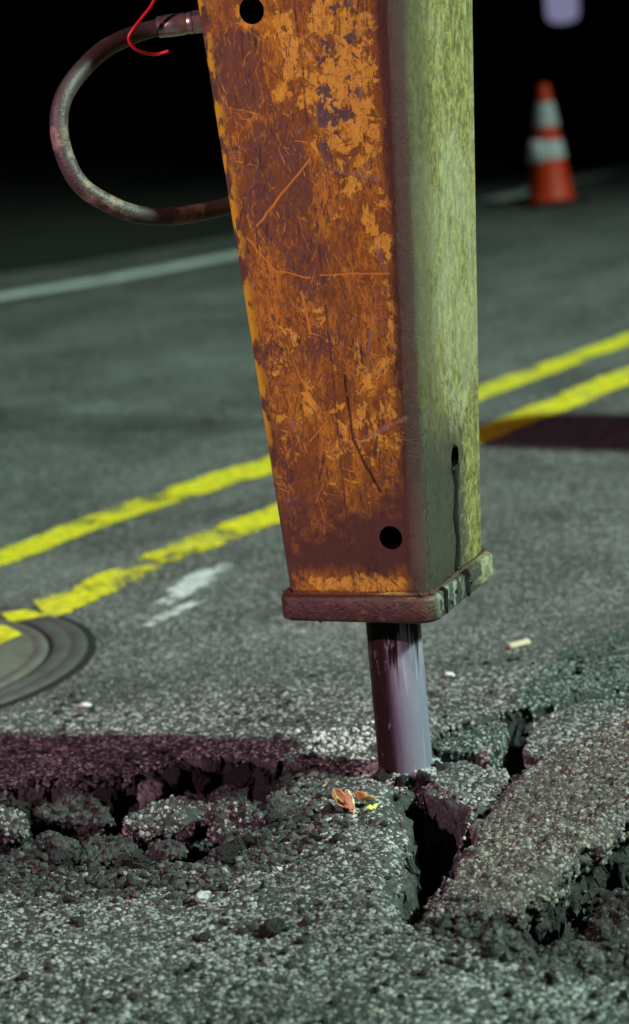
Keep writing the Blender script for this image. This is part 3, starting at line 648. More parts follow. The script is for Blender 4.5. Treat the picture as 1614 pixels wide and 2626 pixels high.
# ================================================================== rubble
def rock(name, loc, size, label, mat, smat, seed, vox=None, rot=(0, 0, 0), cat='rubble', group=None, dens=11000, flat_top=False, rmax=.0062, stones=True):
    rg = np.random.default_rng(seed); bm = bmesh.new(); pts = rg.normal(size=(16, 3)); pts /= np.linalg.norm(pts, axis=1)[:, None]; pts *= rg.uniform(.8, 1.1, (16, 1))
    if flat_top: pts[:, 2] = np.clip(pts[:, 2], -.7, .45)
    for q in pts: bm.verts.new((q[0] * size[0], q[1] * size[1], q[2] * size[2]))
    r_ = bmesh.ops.convex_hull(bm, input=bm.verts[:]); bmesh.ops.delete(bm, geom=[v for v in bm.verts if not v.link_faces], context='VERTS')
    me = voxel(bm, vox or max(.0035, min(size) / 10)); V, Nn, T = mesh_arrays(me); s = max(size)
    V = V + Nn * (s * .20 * fbm(V / s * 1.6 + seed, 3) - s * .16 * np.abs(fbm(V / s * 3.2 + seed, 4, .65)) + s * .09 * fbm(V / s * 8 + seed, 3, .7) + .004 * fbm(V * 90, 2))[:, None]
    me.vertices.foreach_set('co', V.astype(np.float32).ravel()); me.update(); me.polygons.foreach_set('use_smooth', np.ones(len(me.polygons), bool))
    ob = link(name, me, mat, None, loc, rot); tag(ob, label, cat, group)
    if stones:
        P, Nq, rq = scatter_on(me, dens, .0026, rmax, .3, -.6)
        st = link('aggregate', stones_mesh('aggregate', P, Nq, rq), smat, ob); tag(st, kind='stuff')
    return ob
GR = 'broken asphalt lumps in the trench left of the chisel'
F_, S_, SD = MAT['fresh'], MAT['stone'], MAT['stone_dirt_shade']
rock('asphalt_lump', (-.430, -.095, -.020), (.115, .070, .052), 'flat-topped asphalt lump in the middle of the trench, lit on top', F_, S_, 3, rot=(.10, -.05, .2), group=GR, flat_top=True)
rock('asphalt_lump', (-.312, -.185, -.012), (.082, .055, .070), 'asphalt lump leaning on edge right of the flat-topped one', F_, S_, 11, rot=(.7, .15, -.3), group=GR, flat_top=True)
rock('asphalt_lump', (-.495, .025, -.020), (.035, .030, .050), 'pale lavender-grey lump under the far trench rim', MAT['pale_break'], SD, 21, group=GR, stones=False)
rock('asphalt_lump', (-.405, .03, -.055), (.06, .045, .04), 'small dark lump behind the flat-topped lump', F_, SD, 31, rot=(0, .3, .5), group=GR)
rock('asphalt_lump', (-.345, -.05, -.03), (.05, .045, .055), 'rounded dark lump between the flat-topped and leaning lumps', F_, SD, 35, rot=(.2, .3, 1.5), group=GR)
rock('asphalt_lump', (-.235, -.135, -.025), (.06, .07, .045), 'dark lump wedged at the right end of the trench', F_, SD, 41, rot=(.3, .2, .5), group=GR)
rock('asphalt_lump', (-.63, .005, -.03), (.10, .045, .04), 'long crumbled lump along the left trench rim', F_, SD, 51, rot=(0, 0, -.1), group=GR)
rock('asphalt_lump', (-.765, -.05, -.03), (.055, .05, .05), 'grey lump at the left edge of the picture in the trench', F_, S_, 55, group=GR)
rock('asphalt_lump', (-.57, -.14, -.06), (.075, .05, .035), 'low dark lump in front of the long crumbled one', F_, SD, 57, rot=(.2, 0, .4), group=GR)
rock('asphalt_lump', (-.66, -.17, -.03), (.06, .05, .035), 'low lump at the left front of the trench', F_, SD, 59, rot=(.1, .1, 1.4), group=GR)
rock('asphalt_lump', (-.455, -.22, -.045), (.07, .045, .030), 'low crumbly lump in front of the flat-topped one', F_, SD, 63, rot=(.1, .2, 1.9), group=GR)
GP = 'broken asphalt lumps in the pit at the lower right'
MAT['clod'] = m_fresh('dark_clod', (.016, .014, .013), (.045, .039, .036))  # dark clod colour, also painting the pit lumps as unlit
rock('asphalt_lump', (.34, -.62, -.10), (.11, .09, .06), 'dark layered asphalt lump in the pit under the big slab', MAT['clod'], SD, 71, rot=(.1, -.2, .4), group=GP)
rock('asphalt_lump', (.225, -.755, -.085), (.06, .05, .04), 'small dark lump under the near tip of the big slab', MAT['clod'], SD, 73, group=GP)
rock('asphalt_lump', (.46, -.50, -.07), (.09, .08, .07), 'dark lump at the right edge of the picture below the big slab', MAT['clod'], SD, 75, rot=(.3, .1, .9), group=GP)
rock('asphalt_lump', (.30, -.86, -.05), (.08, .05, .035), 'low rubble lump on the front lip of the pit', MAT['clod'], SD, 77, rot=(.2, .1, .3), group=GP)
rock('asphalt_lump', (.405, -.80, -.06), (.07, .07, .05), 'rubble lump at the right edge on the front of the pit', MAT['clod'], SD, 79, rot=(.2, .4, .3), group=GP)
rock('asphalt_lump', (-.035, -.60, -.085), (.028, .05, .06), 'mossy dark lump stuck low in the wedge gap', MAT['clod'], SD, 81, rot=(.2, .5, .3), cat='rubble')
rock('pebble', (-.378, -.578, .008), (.019, .016, .014), 'single white pebble lying in front of the trench', m_simple('white_stone', (.42, .42, .42), .6, 0, .2, 60), S_, 91, vox=.0022, cat='pebble', stones=False)
GC = 'dark clods lying on the foreground asphalt'
clods = [((-.258, -.735, .006), .024, 'largest dark clod lying on the foreground asphalt'), ((-.205, -.705, .004), .011, 'small clod just right of the largest foreground clod'), ((-.375, -.74, .004), .014, 'dark clod left of the largest foreground clod'),
         ((-.385, -.86, .004), .013, 'dark clod on the asphalt below the largest one'), ((-.585, -.62, .004), .015, 'dark clod at the left on the foreground asphalt'), ((.085, -.905, .006), .017, 'dark clod in front of the pit lip'),
         ((.16, -1.02, .004), .014, 'dark clod near the bottom right corner'), ((-.10, -1.0, .004), .011, 'small clod at the bottom middle of the picture'), ((-.655, -.83, .004), .011, 'small clod at the bottom left corner'), ((.005, -.80, .004), .014, 'small clod below the tip of the wedge gap')]
for k_, (lc, s, lb) in enumerate(clods):
    z = float(ground_height(np.array([lc[0]]), np.array([lc[1]]))[0])
    rock('clod', (lc[0], lc[1], z + s * .35), (s * 1.25, s, s * .75), lb, MAT['clod'], SD, 100 + k_, vox=.0028, cat='clod', group=GC, stones=False, rot=(0, 0, k_ * 1.3))
# broken chunks packed in the trench and the pit: a few shapes, each piece its own object
def chunk_mesh(seed):
    rg = np.random.default_rng(seed); bm = bmesh.new(); pts = rg.normal(size=(11, 3)); pts /= np.linalg.norm(pts, axis=1)[:, None]
    for q in pts: bm.verts.new((q[0] * 1.15, q[1], q[2] * .75))
    bmesh.ops.convex_hull(bm, input=bm.verts[:]); bmesh.ops.delete(bm, geom=[v for v in bm.verts if not v.link_faces], context='VERTS')
    me = voxel(bm, .11); V, Nn, T = mesh_arrays(me)
    V = V + Nn * (.22 * fbm(V * 1.7 + seed, 3) - .20 * np.abs(fbm(V * 3.6 + seed, 3, .65)) + .10 * fbm(V * 9, 2))[:, None]
    me.vertices.foreach_set('co', V.astype(np.float32).ravel()); me.update(); me.polygons.foreach_set('use_smooth', np.zeros(len(me.polygons), bool)); me.materials.append(MAT['fresh'] if seed % 2 else MAT['clod']); return me
CH = [chunk_mesh(200 + k_) for k_ in range(6)]
def chunks(n, poly, lo, hi, smin, smax, label, group, shift=0.0):
    k_ = 0
    while k_ < n:
        x_, y_ = rng.uniform(lo[0], hi[0]), rng.uniform(lo[1], hi[1])
        if poly_sd(np.array([[x_, y_]]), poly)[0] > .015: continue
        s_ = rng.uniform(smin, smax); z_ = float(ground_height(np.array([x_]), np.array([y_]))[0]) + s_ * .35 + shift
        o_ = link('asphalt_chunk', CH[int(rng.integers(6))], None, None, (x_, y_, z_), tuple(rng.uniform(0, 6.28, 3))); o_.scale = (s_, s_, s_); tag(o_, label, 'rubble', group); k_ += 1
ORD = 'first second third fourth fifth sixth seventh eighth ninth tenth eleventh twelfth thirteenth fourteenth'.split()
RIM = [(-.80, .085), (-.765, .08), (-.71, .075), (-.645, .07), (-.585, .075), (-.545, .115), (-.50, .155), (-.455, .175), (-.405, .185), (-.35, .170), (-.30, .145), (-.255, .115), (-.215, .08), (-.205, .03)]
for k_, (x_, y_) in enumerate(RIM):
    s_ = rng.uniform(.030, .050); o_ = link('asphalt_chunk', CH[k_ % 6], None, None, (x_ + rng.uniform(-.02, .02), y_ - rng.uniform(.0, .04), -s_ * rng.uniform(.75, 1.15)), tuple(rng.uniform(0, 6.28, 3))); o_.scale = (s_ * 1.2, s_, s_); tag(o_, 'broken asphalt chunk under the far trench rim, ' + ORD[k_] + ' from the left', 'rubble', 'chunks under the far trench rim')
for x_, y_, z_, s_, lb_ in [(-.052, -.050, .006, .020, 'at the left of'), (-.012, -.066, .004, .015, 'in front of'), (.030, -.060, .004, .018, 'at the right front of'), (.062, -.022, .006, .016, 'at the right of')]:
    o_ = link('asphalt_chunk', CH[int(s_ * 1000) % 6], None, None, (x_, y_, z_), (x_ * 40, y_ * 30, s_ * 200)); o_.scale = (s_, s_, s_); tag(o_, 'small asphalt chunk pressed into the ground ' + lb_ + ' the chisel foot', 'rubble', 'chunks around the chisel foot')
chunks(46, TRENCH, (-.84, -.40), (-.20, .10), .012, .030, 'small broken asphalt chunk among the lumps in the trench', 'small chunks in the trench')
chunks(22, PIT, (.10, -.95), (.52, -.35), .014, .034, 'small dark chunk in the pit at the lower right', 'small chunks in the right pit')
# crumbs nobody could count
def crumbs(n, xr, yr, rmin, rmax, mat, name, label, test, pw=2.4):
    x = rng.uniform(*xr, n); y = rng.uniform(*yr, n); k = test(x, y); x, y = x[k], y[k]; z = ground_height(x, y); r = rmin + (rmax - rmin) * rng.uniform(size=len(x)) ** pw
    o = link(name, stones_mesh(name, np.stack([x, y, z + r * .35], 1), np.tile([0, 0, 1.], (len(x), 1)), r, .8), mat); tag(o, label, 'gravel', kind='stuff'); return o
def near(poly, dmax): return lambda x, y: rng.uniform(size=len(x)) < np.clip(1 - poly_sd(np.stack([x, y], 1), poly) / dmax, 0, 1)
crumbs(5200, (-.95, -.12), (-.66, .12), .0025, .012, MAT['stone_dirt_shade'], 'loose_gravel', 'loose dark gravel and crumbs in and before the trench', near(TRENCH, .20), 3.0)
crumbs(2600, (.0, .62), (-1.16, -.30), .0025, .012, MAT['stone_dirt_shade'], 'loose_gravel', 'loose dark gravel in and around the right pit', near(PIT, .17), 3.0)
crumbs(2600, (-.8, .5), (-1.25, .7), .0028, .009, MAT['clod'], 'scattered_crumbs', 'dark crumbs scattered over the road surface', lambda x, y: rng.uniform(size=len(x)) < np.clip(.25 + 1.6 * fbm(np.stack([x * 5, y * 5, x * 0 + 2], -1), 3) + .3 * (y < -.4), 0, 1))
crumbs(1500, (-.25, .12), (.02, .36), .002, .006, m_simple('stone_powder', (.50, .50, .47), .8, 0, .2, 60), 'stone_dust', 'pale crushed crumbs piled behind the chisel', lambda x, y: rng.uniform(size=len(x)) < np.exp(-((x + .10) ** 2 / .006 + (y - .21) ** 2 / .006)))

chip = link('wood_chip', box_mesh('wood_chip', (-.024, -.010, .001), (.024, .010, .011), .003), m_simple('pale_wood', (.62, .56, .36), .7, 0, .2, 30), None, (.298, .755, .002), (0, R(-6), R(12)))
tag(chip, 'small pale wood chip lying on the road right of the chisel', 'wood chip')
rock('paint_flake', (.125, .575, .006), (.016, .014, .007), 'small white flake lying right behind the chisel', m_simple('white_flake', (.6, .6, .6), .7, 0, .1, 60), S_, 131, vox=.0022, cat='flake', stones=False)
rock('paint_flake', (-.66, .60, .006), (.018, .012, .008), 'small white flake on the road below the manhole', m_simple('white_flake_b', (.6, .6, .6), .7, 0, .1, 60), S_, 133, vox=.0022, cat='flake', stones=False)

crumbs(2200, (-.11, .12), (-.10, .12), .0015, .006, m_simple('tool_powder', (.34, .34, .33), .9, 0, .25, 60), 'stone_dust', 'grey crushed powder packed around the foot of the chisel', lambda x, y: (np.hypot(x, y) > .053) & (rng.uniform(size=len(x)) < np.exp(-((np.hypot(x, y) - .055) / .026) ** 2)) & (y > -.075))
# ================================================================== dry leaf
def leaf(name, loc, rot, ln, wd, curl, mat, label, parts=()):
    V = []; Fc = []; nu, nv = 15, 7
    for i in range(nu):
        u = i / (nu - 1); half = wd * math.sin(math.pi * min(1, u * .96 + .03)) ** .8 * (1 - .35 * u)
        a = curl * (u - .5)
        cx = ln * (math.sin(a) / max(abs(curl), .01)); cz = ln * (1 - math.cos(a)) / max(abs(curl), .01)
        for j in range(nv):
            v = j / (nv - 1) * 2 - 1
            V.append((cx, v * half * (1 - .15 * abs(v)), cz + abs(v) ** 1.4 * half * .65 + .002 * math.sin(u * 17 + v * 5)))
    for i in range(nu - 1):
        for j in range(nv - 1): Fc.append((i * nv + j, (i + 1) * nv + j, (i + 1) * nv + j + 1, i * nv + j + 1))
    me = fast_mesh(name, V, Fc, True); o = link(name, me, mat, None, loc, rot); tag(o, label, 'leaf', 'dry leaves beside the wedge gap')
    sm = o.modifiers.new('thick', 'SOLIDIFY'); sm.thickness = .0009
    rib = link('midrib', tube_mesh('midrib', [V[i * nv + 3] for i in range(0, nu, 2)] + [(V[(nu - 1) * nv + 3][0] + .012, 0, V[(nu - 1) * nv + 3][2] + .004)], .0009, 6, 3), MAT['leaf_pale'], o)
    return o
def m_leaf(name, a, b):
    g = G(name); n = g.noise(g.P, 45, 4, .6); g.set(Base_Color=g.mix(g.ss(.4, .6, n), a, b), Roughness=.5); return g.m
MAT['leaf_brown'] = m_leaf('leaf_brown', (.30, .09, .035), (.42, .16, .06)); MAT['leaf_pale'] = m_leaf('leaf_cream', (.72, .58, .30), (.80, .66, .36)); MAT['leaf_amber'] = m_leaf('leaf_amber', (.42, .17, .07), (.55, .30, .10))
zl = float(ground_height(np.array([-.12]), np.array([-.21]))[0])
leaf('dry_leaf', (-.128, -.200, zl + .014), (R(20), R(38), R(-35)), .060, .019, 1.6, MAT['leaf_brown'], 'curled brown dry leaf standing beside the wedge gap')
leaf('dry_leaf', (-.108, -.212, zl + .018), (R(70), R(60), R(-70)), .050, .013, 1.0, MAT['leaf_pale'], 'cream folded dry leaf between the two browner leaves')
leaf('dry_leaf', (-.088, -.205, zl + .016), (R(-25), R(25), R(20)), .050, .020, 2.2, MAT['leaf_amber'], 'amber rolled dry leaf nearest the wedge gap')
leaf('dry_leaf', (-.075, -.232, zl + .008), (R(15), R(5), R(55)), .036, .009, 1.2, m_leaf('leaf_yellow', (.55, .48, .10), (.66, .58, .18)), 'narrow yellow dry leaf lying below the amber one')

# ================================================================== hydraulic breaker
AZ = R(-24)
br = empty('hydraulic_breaker', (0, 0, 0), AZ); tag(br, 'rusty yellow hydraulic breaker hammer with worn paint, standing over the broken road', 'breaker')
def rrect(wx, wy, radii, seg=8):
    """rounded rectangle, radii for corners (-,-),(+,-),(+,+),(-,+)"""
    out = []
    for (sx, sy, r, a0) in [(-1, -1, radii[0], 180), (1, -1, radii[1], 270), (1, 1, radii[2], 0), (-1, 1, radii[3], 90)]:
        cx, cy = sx * (wx - r), sy * (wy - r)
        for k in range(seg + 1):
            a = R(a0 + 90 * k / seg); out.append((cx + r * math.cos(a), cy + r * math.sin(a)))
    return out
def WX(z): return .1149 + .054 * z
def WY(z): return .1505 + .0245 * z
bm = bmesh.new(); rings = []
for z in [.390, .393] + list(np.linspace(.42, 1.9, 30)) + [2.1]:
    zz = min(z, 1.9); rings.append([bm.verts.new((px, py, z)) for px, py in rrect(WX(zz), WY(zz), (.012, .036, .026, .012), 10)])
for a, b in zip(rings[:-1], rings[1:]):
    for k in range(len(a)): bm.faces.new((a[k], a[(k + 1) % len(a)], b[(k + 1) % len(a)], b[k]))
bm.faces.new(rings[0][::-1]); bm.faces.new(rings[-1])
hme = bm_mesh('housing', bm); hob = link('housing', hme)
def cutter(loc, rot, r, depth, sy=1.0):
    b = bmesh.new(); bmesh.ops.create_cone(b, cap_ends=True, segments=40, radius1=r, radius2=r, depth=depth)
    bmesh.ops.scale(b, vec=(1, sy, 1), verts=b.verts[:])
    return link('cut', bm_mesh('cut', b), None, None, loc, rot)
cuts = [cutter((-.0893, -.18, 1.4500), (R(90), 0, 0), .0235, .26), cutter((.0765, -.155, .503), (R(90), 0, 0), .0220, .26), cutter((.148, .006, .612), (R(90), 0, R(90)), .021, .16, 1.15)]
for c_ in cuts:
    m_ = hob.modifiers.new('b', 'BOOLEAN'); m_.object = c_; m_.operation = 'DIFFERENCE'; m_.solver = 'EXACT'
hm2 = evaluated(hob); bpy.data.objects.remove(hob)
for c_ in cuts: bpy.data.objects.remove(c_)
hm2.name = 'housing'; hm2.polygons.foreach_set('use_smooth', np.ones(len(hm2.polygons), bool)); hm2.set_sharp_from_angle(angle=R(30))
housing = link('housing', hm2, MAT['housing'], br)
hm2.materials.append(m_simple('hole_shade_black', (.006, .005, .005), .8, 0, .2, 30, .1))  # hole walls blackened to paint the darkness inside
for pg in hm2.polygons:
    c_ = pg.center
    if (math.hypot(c_.x + .0893, c_.z - 1.45) < .0240 and c_.y > -WY(c_.z) + .001) or (math.hypot(c_.x - .0765, c_.z - .503) < .0225 and c_.y > -WY(c_.z) + .001) or (abs(c_.y - .006) < .0214 and abs(c_.z - .612) < .026 and c_.x < WX(c_.z) - .001 and c_.x > .05): pg.material_index = 1
# foot plate with rounded corners
bm = bmesh.new(); rings = []
for z, ins in [(.345, .006), (.349, .001), (.353, 0), (.386, 0), (.391, .002), (.394, .007)]:
    rings.append([bm.verts.new((px, py, z)) for px, py in rrect(.1535 - ins, .176 - ins, (.022, .035, .03, .02))])
for a, b in zip(rings[:-1], rings[1:]):
    for k in range(len(a)): bm.faces.new((a[k], a[(k + 1) % len(a)], b[(k + 1) % len(a)], b[k]))
bm.faces.new(rings[0][::-1]); bm.faces.new(rings[-1])
pm = bm_mesh('foot_plate', bm, True); pm.set_sharp_from_angle(angle=R(50))
def m_plate():
    g = G('foot_plate_paint'); p = g.P; x, y, z = g.sep(p); n = g.noise(p, 45, 6, .7); n2 = g.noise(p, 14, 4, .6); f = g.noise(p, 190, 3, .6)
    c = g.mix(g.ss(.35, .7, n), (.048, .022, .014), (.10, .050, .030)); c = g.mix(g.ma('MULTIPLY', g.ss(.60, .68, n), .6), c, (.26, .14, .13))
    s = g.ma('MULTIPLY', g.ss(.125, .150, x), g.ss(-.165, -.13, y))
    d = g.mix(g.ss(.42, .6, n), (.17, .16, .09), (.36, .34, .21)); d = g.mix(g.ma('MULTIPLY', g.ss(.56, .6, f), .8), d, (.04, .04, .03))
    oil = g.ma('MAXIMUM', g.ss(.08, .05, g.ma('ADD', y, g.ma('MULTIPLY', g.ma('SUBTRACT', n, .5), .10))), g.ss(.50, .56, n2)); oil = g.ma('MULTIPLY', oil, g.ss(.66, .58, f))
    d = g.mix(g.ma('MULTIPLY', oil, .92), d, (.030, .030, .028)); d = g.mix(g.ma('MULTIPLY', g.ma('MULTIPLY', g.ss(.50, .60, g.noise(g.scl(p, (1, 1, .7)), 38, 6, .75)), .6), g.ss(.03, -.06, y)), d, (.40, .40, .34)); c = g.mix(s, c, d)
    g.set(Base_Color=c, Roughness=g.ma('SUBTRACT', .5, g.ma('MULTIPLY', g.ma('MULTIPLY', s, .28), g.ss(.1, .0, y))), Normal=g.bump(g.ma('ADD', n, f), .003, .8)); return g.m
plate = link('foot_plate', pm, m_plate(), br)
link('weld_bead', tube_mesh('weld_bead', [(px * 1.0, py * 1.0, .396 + .0015 * math.sin(k_ * 2.1)) for k_, (px, py) in enumerate(rrect(WX(.4) + .003, WY(.4) + .003, (.014, .034, .028, .014), 5) + rrect(WX(.4) + .003, WY(.4) + .003, (.014, .034, .028, .014), 5)[:1])], lambda t: .0050 + .0012 * math.sin(t * 240), 8, 5), MAT['housing'], br)
# chisel
prof = [(.030, -.20), (.046, -.16), (.0515, -.12), (.052, -.05), (.0522, .0), (.052, .15), (.052, .36), (.052, .42)]
ch = link('chisel', lathe_mesh('chisel', prof, 56), MAT['chisel'], br)
link('bushing', lathe_mesh('bushing', [(.053, .350), (.053, .337), (.058, .334), (.066, .336), (.068, .350)], 48, cap=False), MAT['black'], br)
# oil leaking from the slot
g = G('black_oil'); g.set(Base_Color=(.008, .008, .008), Roughness=.20, Normal=g.bump(g.noise(g.P, 60, 3, .6), .004, .5)); MAT['oil'] = g.m
V = []; Fc = []; K = 44
for i in range(K):
    z = .600 - (.600 - .396) * i / (K - 1); x0 = WX(z) + .0008; yc = .006 + .003 * math.sin(i * .25) + .0015 * math.sin(i * .9); wd = .0135 + .0035 * math.sin(i * .33 + 1) + (.006 if i < 4 else 0)
    for j, (s, hh) in enumerate([(-1, 0), (-.55, .0022), (0, .0036), (.55, .0022), (1, 0)]): V.append((x0 + hh, yc + s * wd, z))
for i in range(K - 1):
    for j in range(4): Fc.append((i * 5 + j, (i + 1) * 5 + j, (i + 1) * 5 + j + 1, i * 5 + j + 1))
link('oil_streak', fast_mesh('oil_streak', V, Fc, True), MAT['oil'], br)
# oil pooled and dripping over the foot plate edge
def blob_strip(name, cols):
    """a film of oil running over the foot plate edge: columns of (y, half width, lower z)"""
    V = []; Fc = []
    for (yy, hw, zb) in cols:
        b0 = len(V); prof_ = [(.138, .3962), (.1475, .3958), (.1545, .3900), (.1557, .3800), (.1557, (zb + .38) / 2), (.1552, zb), (.1540, zb - .003)]
        for i, (xx, zz) in enumerate(prof_):
            t = i / 6; w_ = hw * (1.25 - .75 * t) * (1 + .15 * math.sin(i * 1.9 + yy * 90))
            for sft, hgt_ in ((-1, -.0012), (-.5, .0008), (0, .0014), (.5, .0008), (1, -.0012)): V.append((xx + hgt_, yy + sft * w_ + .003 * math.sin(i * 1.1), zz + (hgt_ if i < 2 else 0)))
        for i in range(6):
            for j in range(4): Fc.append((b0 + i * 5 + j, b0 + (i + 1) * 5 + j, b0 + (i + 1) * 5 + j + 1, b0 + i * 5 + j + 1))
    return fast_mesh(name, V, Fc, True)
link('oil_drip', blob_strip('oil_drip', [(.010, .017, .350)]), MAT['oil'], br)
link('oil_drip', blob_strip('oil_drip', [(-.112, .011, .352)]), MAT['oil'], br)
for k_, (xx, yy, rr_) in enumerate([(-.075, -.168, .0032), (.06, .16, .0035)]):
    b = bmesh.new(); bmesh.ops.create_icosphere(b, subdivisions=2, radius=rr_)
    link('oil_drop', bm_mesh('oil_drop', b, True), MAT['oil'], br, (xx, yy, .3445))
for (bx_, by_, bz_, br_) in [(.1490, .004, .6365, .0035), (.1480, -.004, .5905, .0055), (.1478, .010, .5880, .0050), (.1477, .002, .5800, .0035), (.1390, .006, .3985, .0065), (.1415, -.010, .3975, .0045), (.1400, -.050, .3970, .0035), (.1555, -.06, .376, .0035), (.1556, .018, .372, .0045), (.1556, -.085, .362, .003)]:
    b = bmesh.new(); bmesh.ops.create_icosphere(b, subdivisions=3, radius=br_); bmesh.ops.scale(b, vec=(.7, 1.2, 1.3), verts=b.verts[:])
    link('oil_bead', bm_mesh('oil_bead', b, True), MAT['oil'], br, (bx_, by_, bz_))
for (ba_, bz_, br_) in [(-95, .325, .0022), (-130, .300, .002), (-60, .322, .0018), (-140, .27, .0018), (-75, .335, .002)]:
    b = bmesh.new(); bmesh.ops.create_icosphere(b, subdivisions=2, radius=br_)
    link('oil_bead', bm_mesh('oil_bead', b, True), MAT['oil'], br, (.052 * math.cos(R(ba_)), .052 * math.sin(R(ba_)), bz_))
# top bracket, out of the picture
for sx in (-1, 1):
    link('bracket_plate', box_mesh('bracket_plate', (sx * .19 - .02, -.17, 2.10), (sx * .19 + .02, .17, 2.62), .01), MAT['housing'], br)
link('bracket_base', box_mesh('bracket_base', (-.235, -.21, 2.06), (.235, .21, 2.11), .008), MAT['housing'], br)
for zz, yy in ((2.32, -.08), (2.50, .09)):
    link('bracket_pin', lathe_mesh('bracket_pin', [(.04, -.26), (.04, .26)], 24), MAT['dark_metal'], br, (0, yy, zz), (0, R(90), 0))
arm = empty('excavator_arm', (0, 0, 0), AZ); tag(arm, 'yellow excavator arm above the picture that carries the breaker', 'arm')
bm = bmesh.new(); vs_ = []
for (yy, zz, hw) in [(-.16, 2.22, .07), (.18, 2.42, .07), (.2, 2.75, .1), (2.6, 5.3, .13), (2.2, 5.7, .13), (-.12, 2.75, .1)]:
    vs_.append((bm.verts.new((-hw, yy, zz)), bm.verts.new((hw, yy, zz))))
n = len(vs_)
for k_ in range(n): bm.faces.new((vs_[k_][0], vs_[k_][1], vs_[(k_ + 1) % n][1], vs_[(k_ + 1) % n][0]))
bm.faces.new([v[0] for v in vs_]); bm.faces.new([v[1] for v in vs_][::-1])
link('beam', bm_mesh('beam', bm), MAT['housing'], arm)

# ---------------------------------------------------------------- hydraulic hose with fitting (world coordinates)
def m_hose():
    g = G('hose_rubber'); p = g.P; n = g.noise(p, 40, 5, .65); n2 = g.noise(g.add(p, (2, 5, 1)), 11, 4, .55)
    c = g.mix(n, (.030, .023, .020), (.075, .054, .046)); c = g.mix(g.ma('MULTIPLY', g.ma('MULTIPLY', g.ss(.54, .60, n2), g.ss(.35, .55, n)), .6), c, (.30, .21, .15))
    g.set(Base_Color=c, Roughness=g.ma('ADD', .36, g.ma('MULTIPLY', n, .3)), Normal=g.bump(g.ma('ADD', n, g.noise(p, 200, 3, .6)), .002, .7)); return g.m
hs = empty('hydraulic_hose', (-.45, .08, 1.09)); tag(hs, 'dirty black hydraulic hose looping out of the left side of the breaker', 'hose')
def rel(pts): return [(x + .45, y - .08, z - 1.09) for x, y, z in pts]
HP = [(-.325, .08, 1.432), (-.368, .065, 1.425), (-.425, .0, 1.405), (-.470, -.06, 1.370), (-.502, -.10, 1.328), (-.513, -.12, 1.278), (-.506, -.13, 1.225), (-.485, -.13, 1.178), (-.448, -.12, 1.145), (-.400, -.09, 1.116), (-.343, -.04, 1.100), (-.292, .02, 1.096), (-.227, .075, 1.1), (-.175, .09, 1.112)]
link('hose', tube_mesh('hose', rel(HP), .0162, 20, 8), m_hose(), hs)
fit = link('fitting', lathe_mesh('fitting', [(.0165, 0), (.0195, .002), (.0200, .012), (.0192, .014), (.0205, .018), (.0205, .050), (.0188, .053), (.0188, .056), (.0200, .058), (.0200, .064), (.0150, .066), (.0150, .078), (.0165, .079), (.0165, .094), (.0130, .096), (.0130, .165)], 32), m_simple('fitting_steel', (.50, .43, .38), .28, .85, .35, 50), hs)
d_ = Vector((-.194, .08, 1.438)) - Vector((-.331, .08, 1.432)); fit.rotation_euler = d_.to_track_quat('Z', 'Y').to_euler(); fit.location = (-.333 + .45, 0, 1.432 - 1.09)
nutm = bmesh.new(); bmesh.ops.create_cone(nutm, cap_ends=True, segments=6, radius1=.0215, radius2=.0215, depth=.017); bmesh.ops.bevel(nutm, geom=nutm.edges[:], offset=.0015, segments=2, affect='EDGES')
nut = link('hex_nut', bm_mesh('hex_nut', nutm), fit.data.materials[0], fit, (0, 0, .0735))
wm = m_simple('red_wire', (.55, .015, .015), .35, 0, .2, 40)
wi = link('red_wire', tube_mesh('red_wire', [(-.30, .06, 1.60), (-.305, .045, 1.545), (-.331, .030, 1.481), (-.353, .024, 1.455), (-.374, .020, 1.433), (-.383, .020, 1.418), (-.376, .024, 1.402), (-.360, .036, 1.391), (-.338, .052, 1.385), (-.315, .05, 1.389)], .0032, 10, 6), wm)
tag(wi, 'thin red wire hooked over the hydraulic hose beside its fitting', 'wire')

# ================================================================== traffic cone
cone = empty('traffic_cone', (1.421, 9.787, .004), R(20)); tag(cone, 'blurred orange traffic cone with two pale reflective collars by the white edge line', 'traffic cone')
MAT['cone'] = m_simple('cone_orange', (1.0, .065, .014), .45, 0, .1, 15); MAT['reflect'] = m_simple('cone_reflective', (.82, .82, .86), .4, 0, .08, 20)
def cr(z): return .132 + (.034 - .132) * (z - .03) / (.69 - .03)
link('body', lathe_mesh('body', [(.150, .028), (.140, .034), (cr(.06), .06), (cr(.3), .3), (cr(.6), .6), (cr(.675), .675), (.030, .688), (.022, .694)], 40), MAT['cone'], cone)
link('base', box_mesh('base', (-.175, -.175, 0), (.175, .175, .030), .012), MAT['black'], cone)
for z0, z1, ex_ in ((.45, .59, .003), (.265, .37, .005)):
    link('reflective_collar', lathe_mesh('reflective_collar', [(cr(z0) + ex_, z0), (cr(z0) + ex_ + .0015, z0 + .006), (cr(z1) + ex_ + .0015, z1 - .006), (cr(z1) + ex_, z1)], 40, cap=False), MAT['reflect'], cone)
# the lower collar has a loose flap that sticks out
V = []; Fc = []
for i in range(9):
    a = R(140 + i * 11); bul = .022 * math.sin(math.pi * i / 8)
    for z in (.25, .315, .38): r_ = cr(z) + .008 + bul; V.append((r_ * math.cos(a), r_ * math.sin(a), z))
for i in range(8):
    for j in range(2): Fc.append((i * 3 + j, (i + 1) * 3 + j, (i + 1) * 3 + j + 1, i * 3 + j + 1))
link('collar_flap', fast_mesh('collar_flap', V, Fc, True), MAT['reflect'], cone).modifiers.new('t', 'SOLIDIFY').thickness = .003

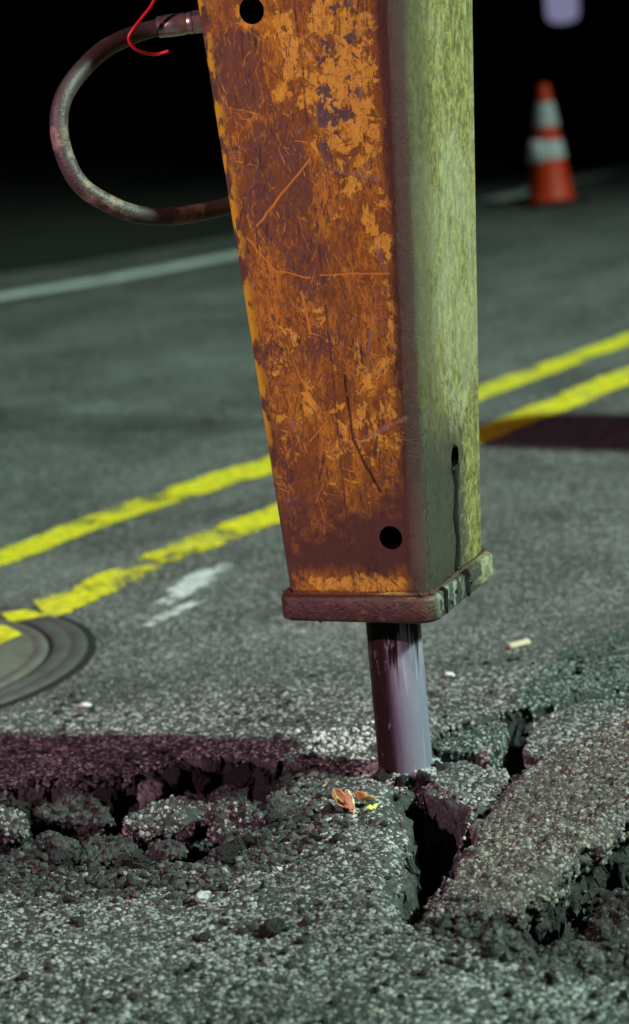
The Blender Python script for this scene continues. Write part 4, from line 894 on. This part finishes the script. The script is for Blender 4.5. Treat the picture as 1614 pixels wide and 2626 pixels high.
# ================================================================== unidentified pale blob far behind the cone, glow added
def m_blob_glow():
    g = G('lavender_glow_added'); g.set(Base_Color=(.6, .58, .85), Emission_Color=(.62, .60, 1.0), Emission_Strength=.30, Roughness=.5); return g.m
pan = empty('blob', (2.30, 16.0, .0)); tag(pan, 'dimly glowing lavender lantern of unknown kind, its glow added, blurred in the dark above the cone', 'blob')
link('blob_body', lathe_mesh('blob_body', [(.02, .815), (.085, .825), (.122, .850), (.135, .90), (.132, 1.20), (.12, 1.40), (.05, 1.44)], 32), m_blob_glow(), pan)
link('post', box_mesh('post', (-.02, .14, .0), (.02, .175, 1.5), .004), MAT['black'], pan)

# ================================================================== unseen things added beside the picture to throw the far shadow
drum = empty('shadow_drum', (1.62, 2.58, 0)); tag(drum, 'orange drum added unseen right of the picture to cast the wide far shadow', 'shadow caster')
link('body', lathe_mesh('body', [(.30, .06), (.30, .30), (.28, .31), (.28, .52), (.265, .53), (.265, .74), (.25, .75), (.25, .96), (.10, 1.0)], 40), MAT['cone'], drum)
link('base', lathe_mesh('base', [(.38, 0), (.38, .05), (.31, .07)], 32), MAT['black'], drum)
for z0, z1, rr_ in ((.33, .50, .283), (.76, .93, .253)):
    link('reflective_band', lathe_mesh('reflective_band', [(rr_, z0), (rr_, z1)], 40, cap=False), MAT['reflect'], drum)
sp_ = empty('shadow_mast', (2.12, 2.32, 0)); tag(sp_, 'tall dark mast added unseen right of the picture to cast the thin far shadow', 'sign stand')
link('mast', box_mesh('mast', (-.032, -.032, .03), (.032, .032, 3.1), .006), MAT['dark_metal'], sp_)
for k_ in range(2): link('foot', box_mesh('foot', (-.45, -.03, 0), (.45, .03, .04), .004), MAT['dark_metal'], sp_, None, (0, 0, R(45 + 90 * k_)))

# ================================================================== lamps of the site, outside the picture
def lamp_tower(name, head, target, power, color, label, angle, blend, radius, mast_r):
    t = empty(name, (head[0], head[1], 0)); tag(t, label, 'work light')
    link('mast', lathe_mesh('mast', [(mast_r * 1.6, 0), (mast_r * 1.6, head[2] * .4), (mast_r, head[2] * .4), (mast_r, head[2] + .1)], 20), MAT['dark_metal'], t)
    for k in range(3):
        a = R(120 * k + 30); link('leg', tube_mesh('leg', [(0, 0, .55), (math.cos(a) * .7, math.sin(a) * .7, .02)], .025, 8, 2), MAT['dark_metal'], t)
    dv = (Vector(target) - Vector(head)).normalized(); q = dv.to_track_quat('-Z', 'Y').to_euler()
    link('lamp_head', lathe_mesh('lamp_head', [(radius * 1.7, -.02), (radius * 1.7, .10), (radius * .8, .24)], 32), MAT['dark_metal'], t, Vector((0, 0, head[2])) - dv * .10, q)
    ld = bpy.data.lights.new(name, 'SPOT'); ld.energy = power; ld.color = color; ld.spot_size = angle; ld.spot_blend = blend; ld.shadow_soft_size = radius
    lo_ = bpy.data.objects.new('lamp', ld); COL.objects.link(lo_); lo_.parent = t; lo_.location = Vector((0, 0, head[2])) + dv * .12; lo_.rotation_euler = q
    return t
lamp_tower('light_tower', TOWER_LAMP, (1.5, 1.6, .2), TOWER_POWER, TOWER_COLOR, 'tall greenish-white site light tower standing right of the picture', R(43), 1.0, .75, .10)
lamp_tower('work_lamp', WORK_LAMP, (-.05, .75, .75), WORK_POWER, WORK_COLOR, 'warm pinkish work lamp on a stand left of the camera', R(36), 1.0, .07, .03)
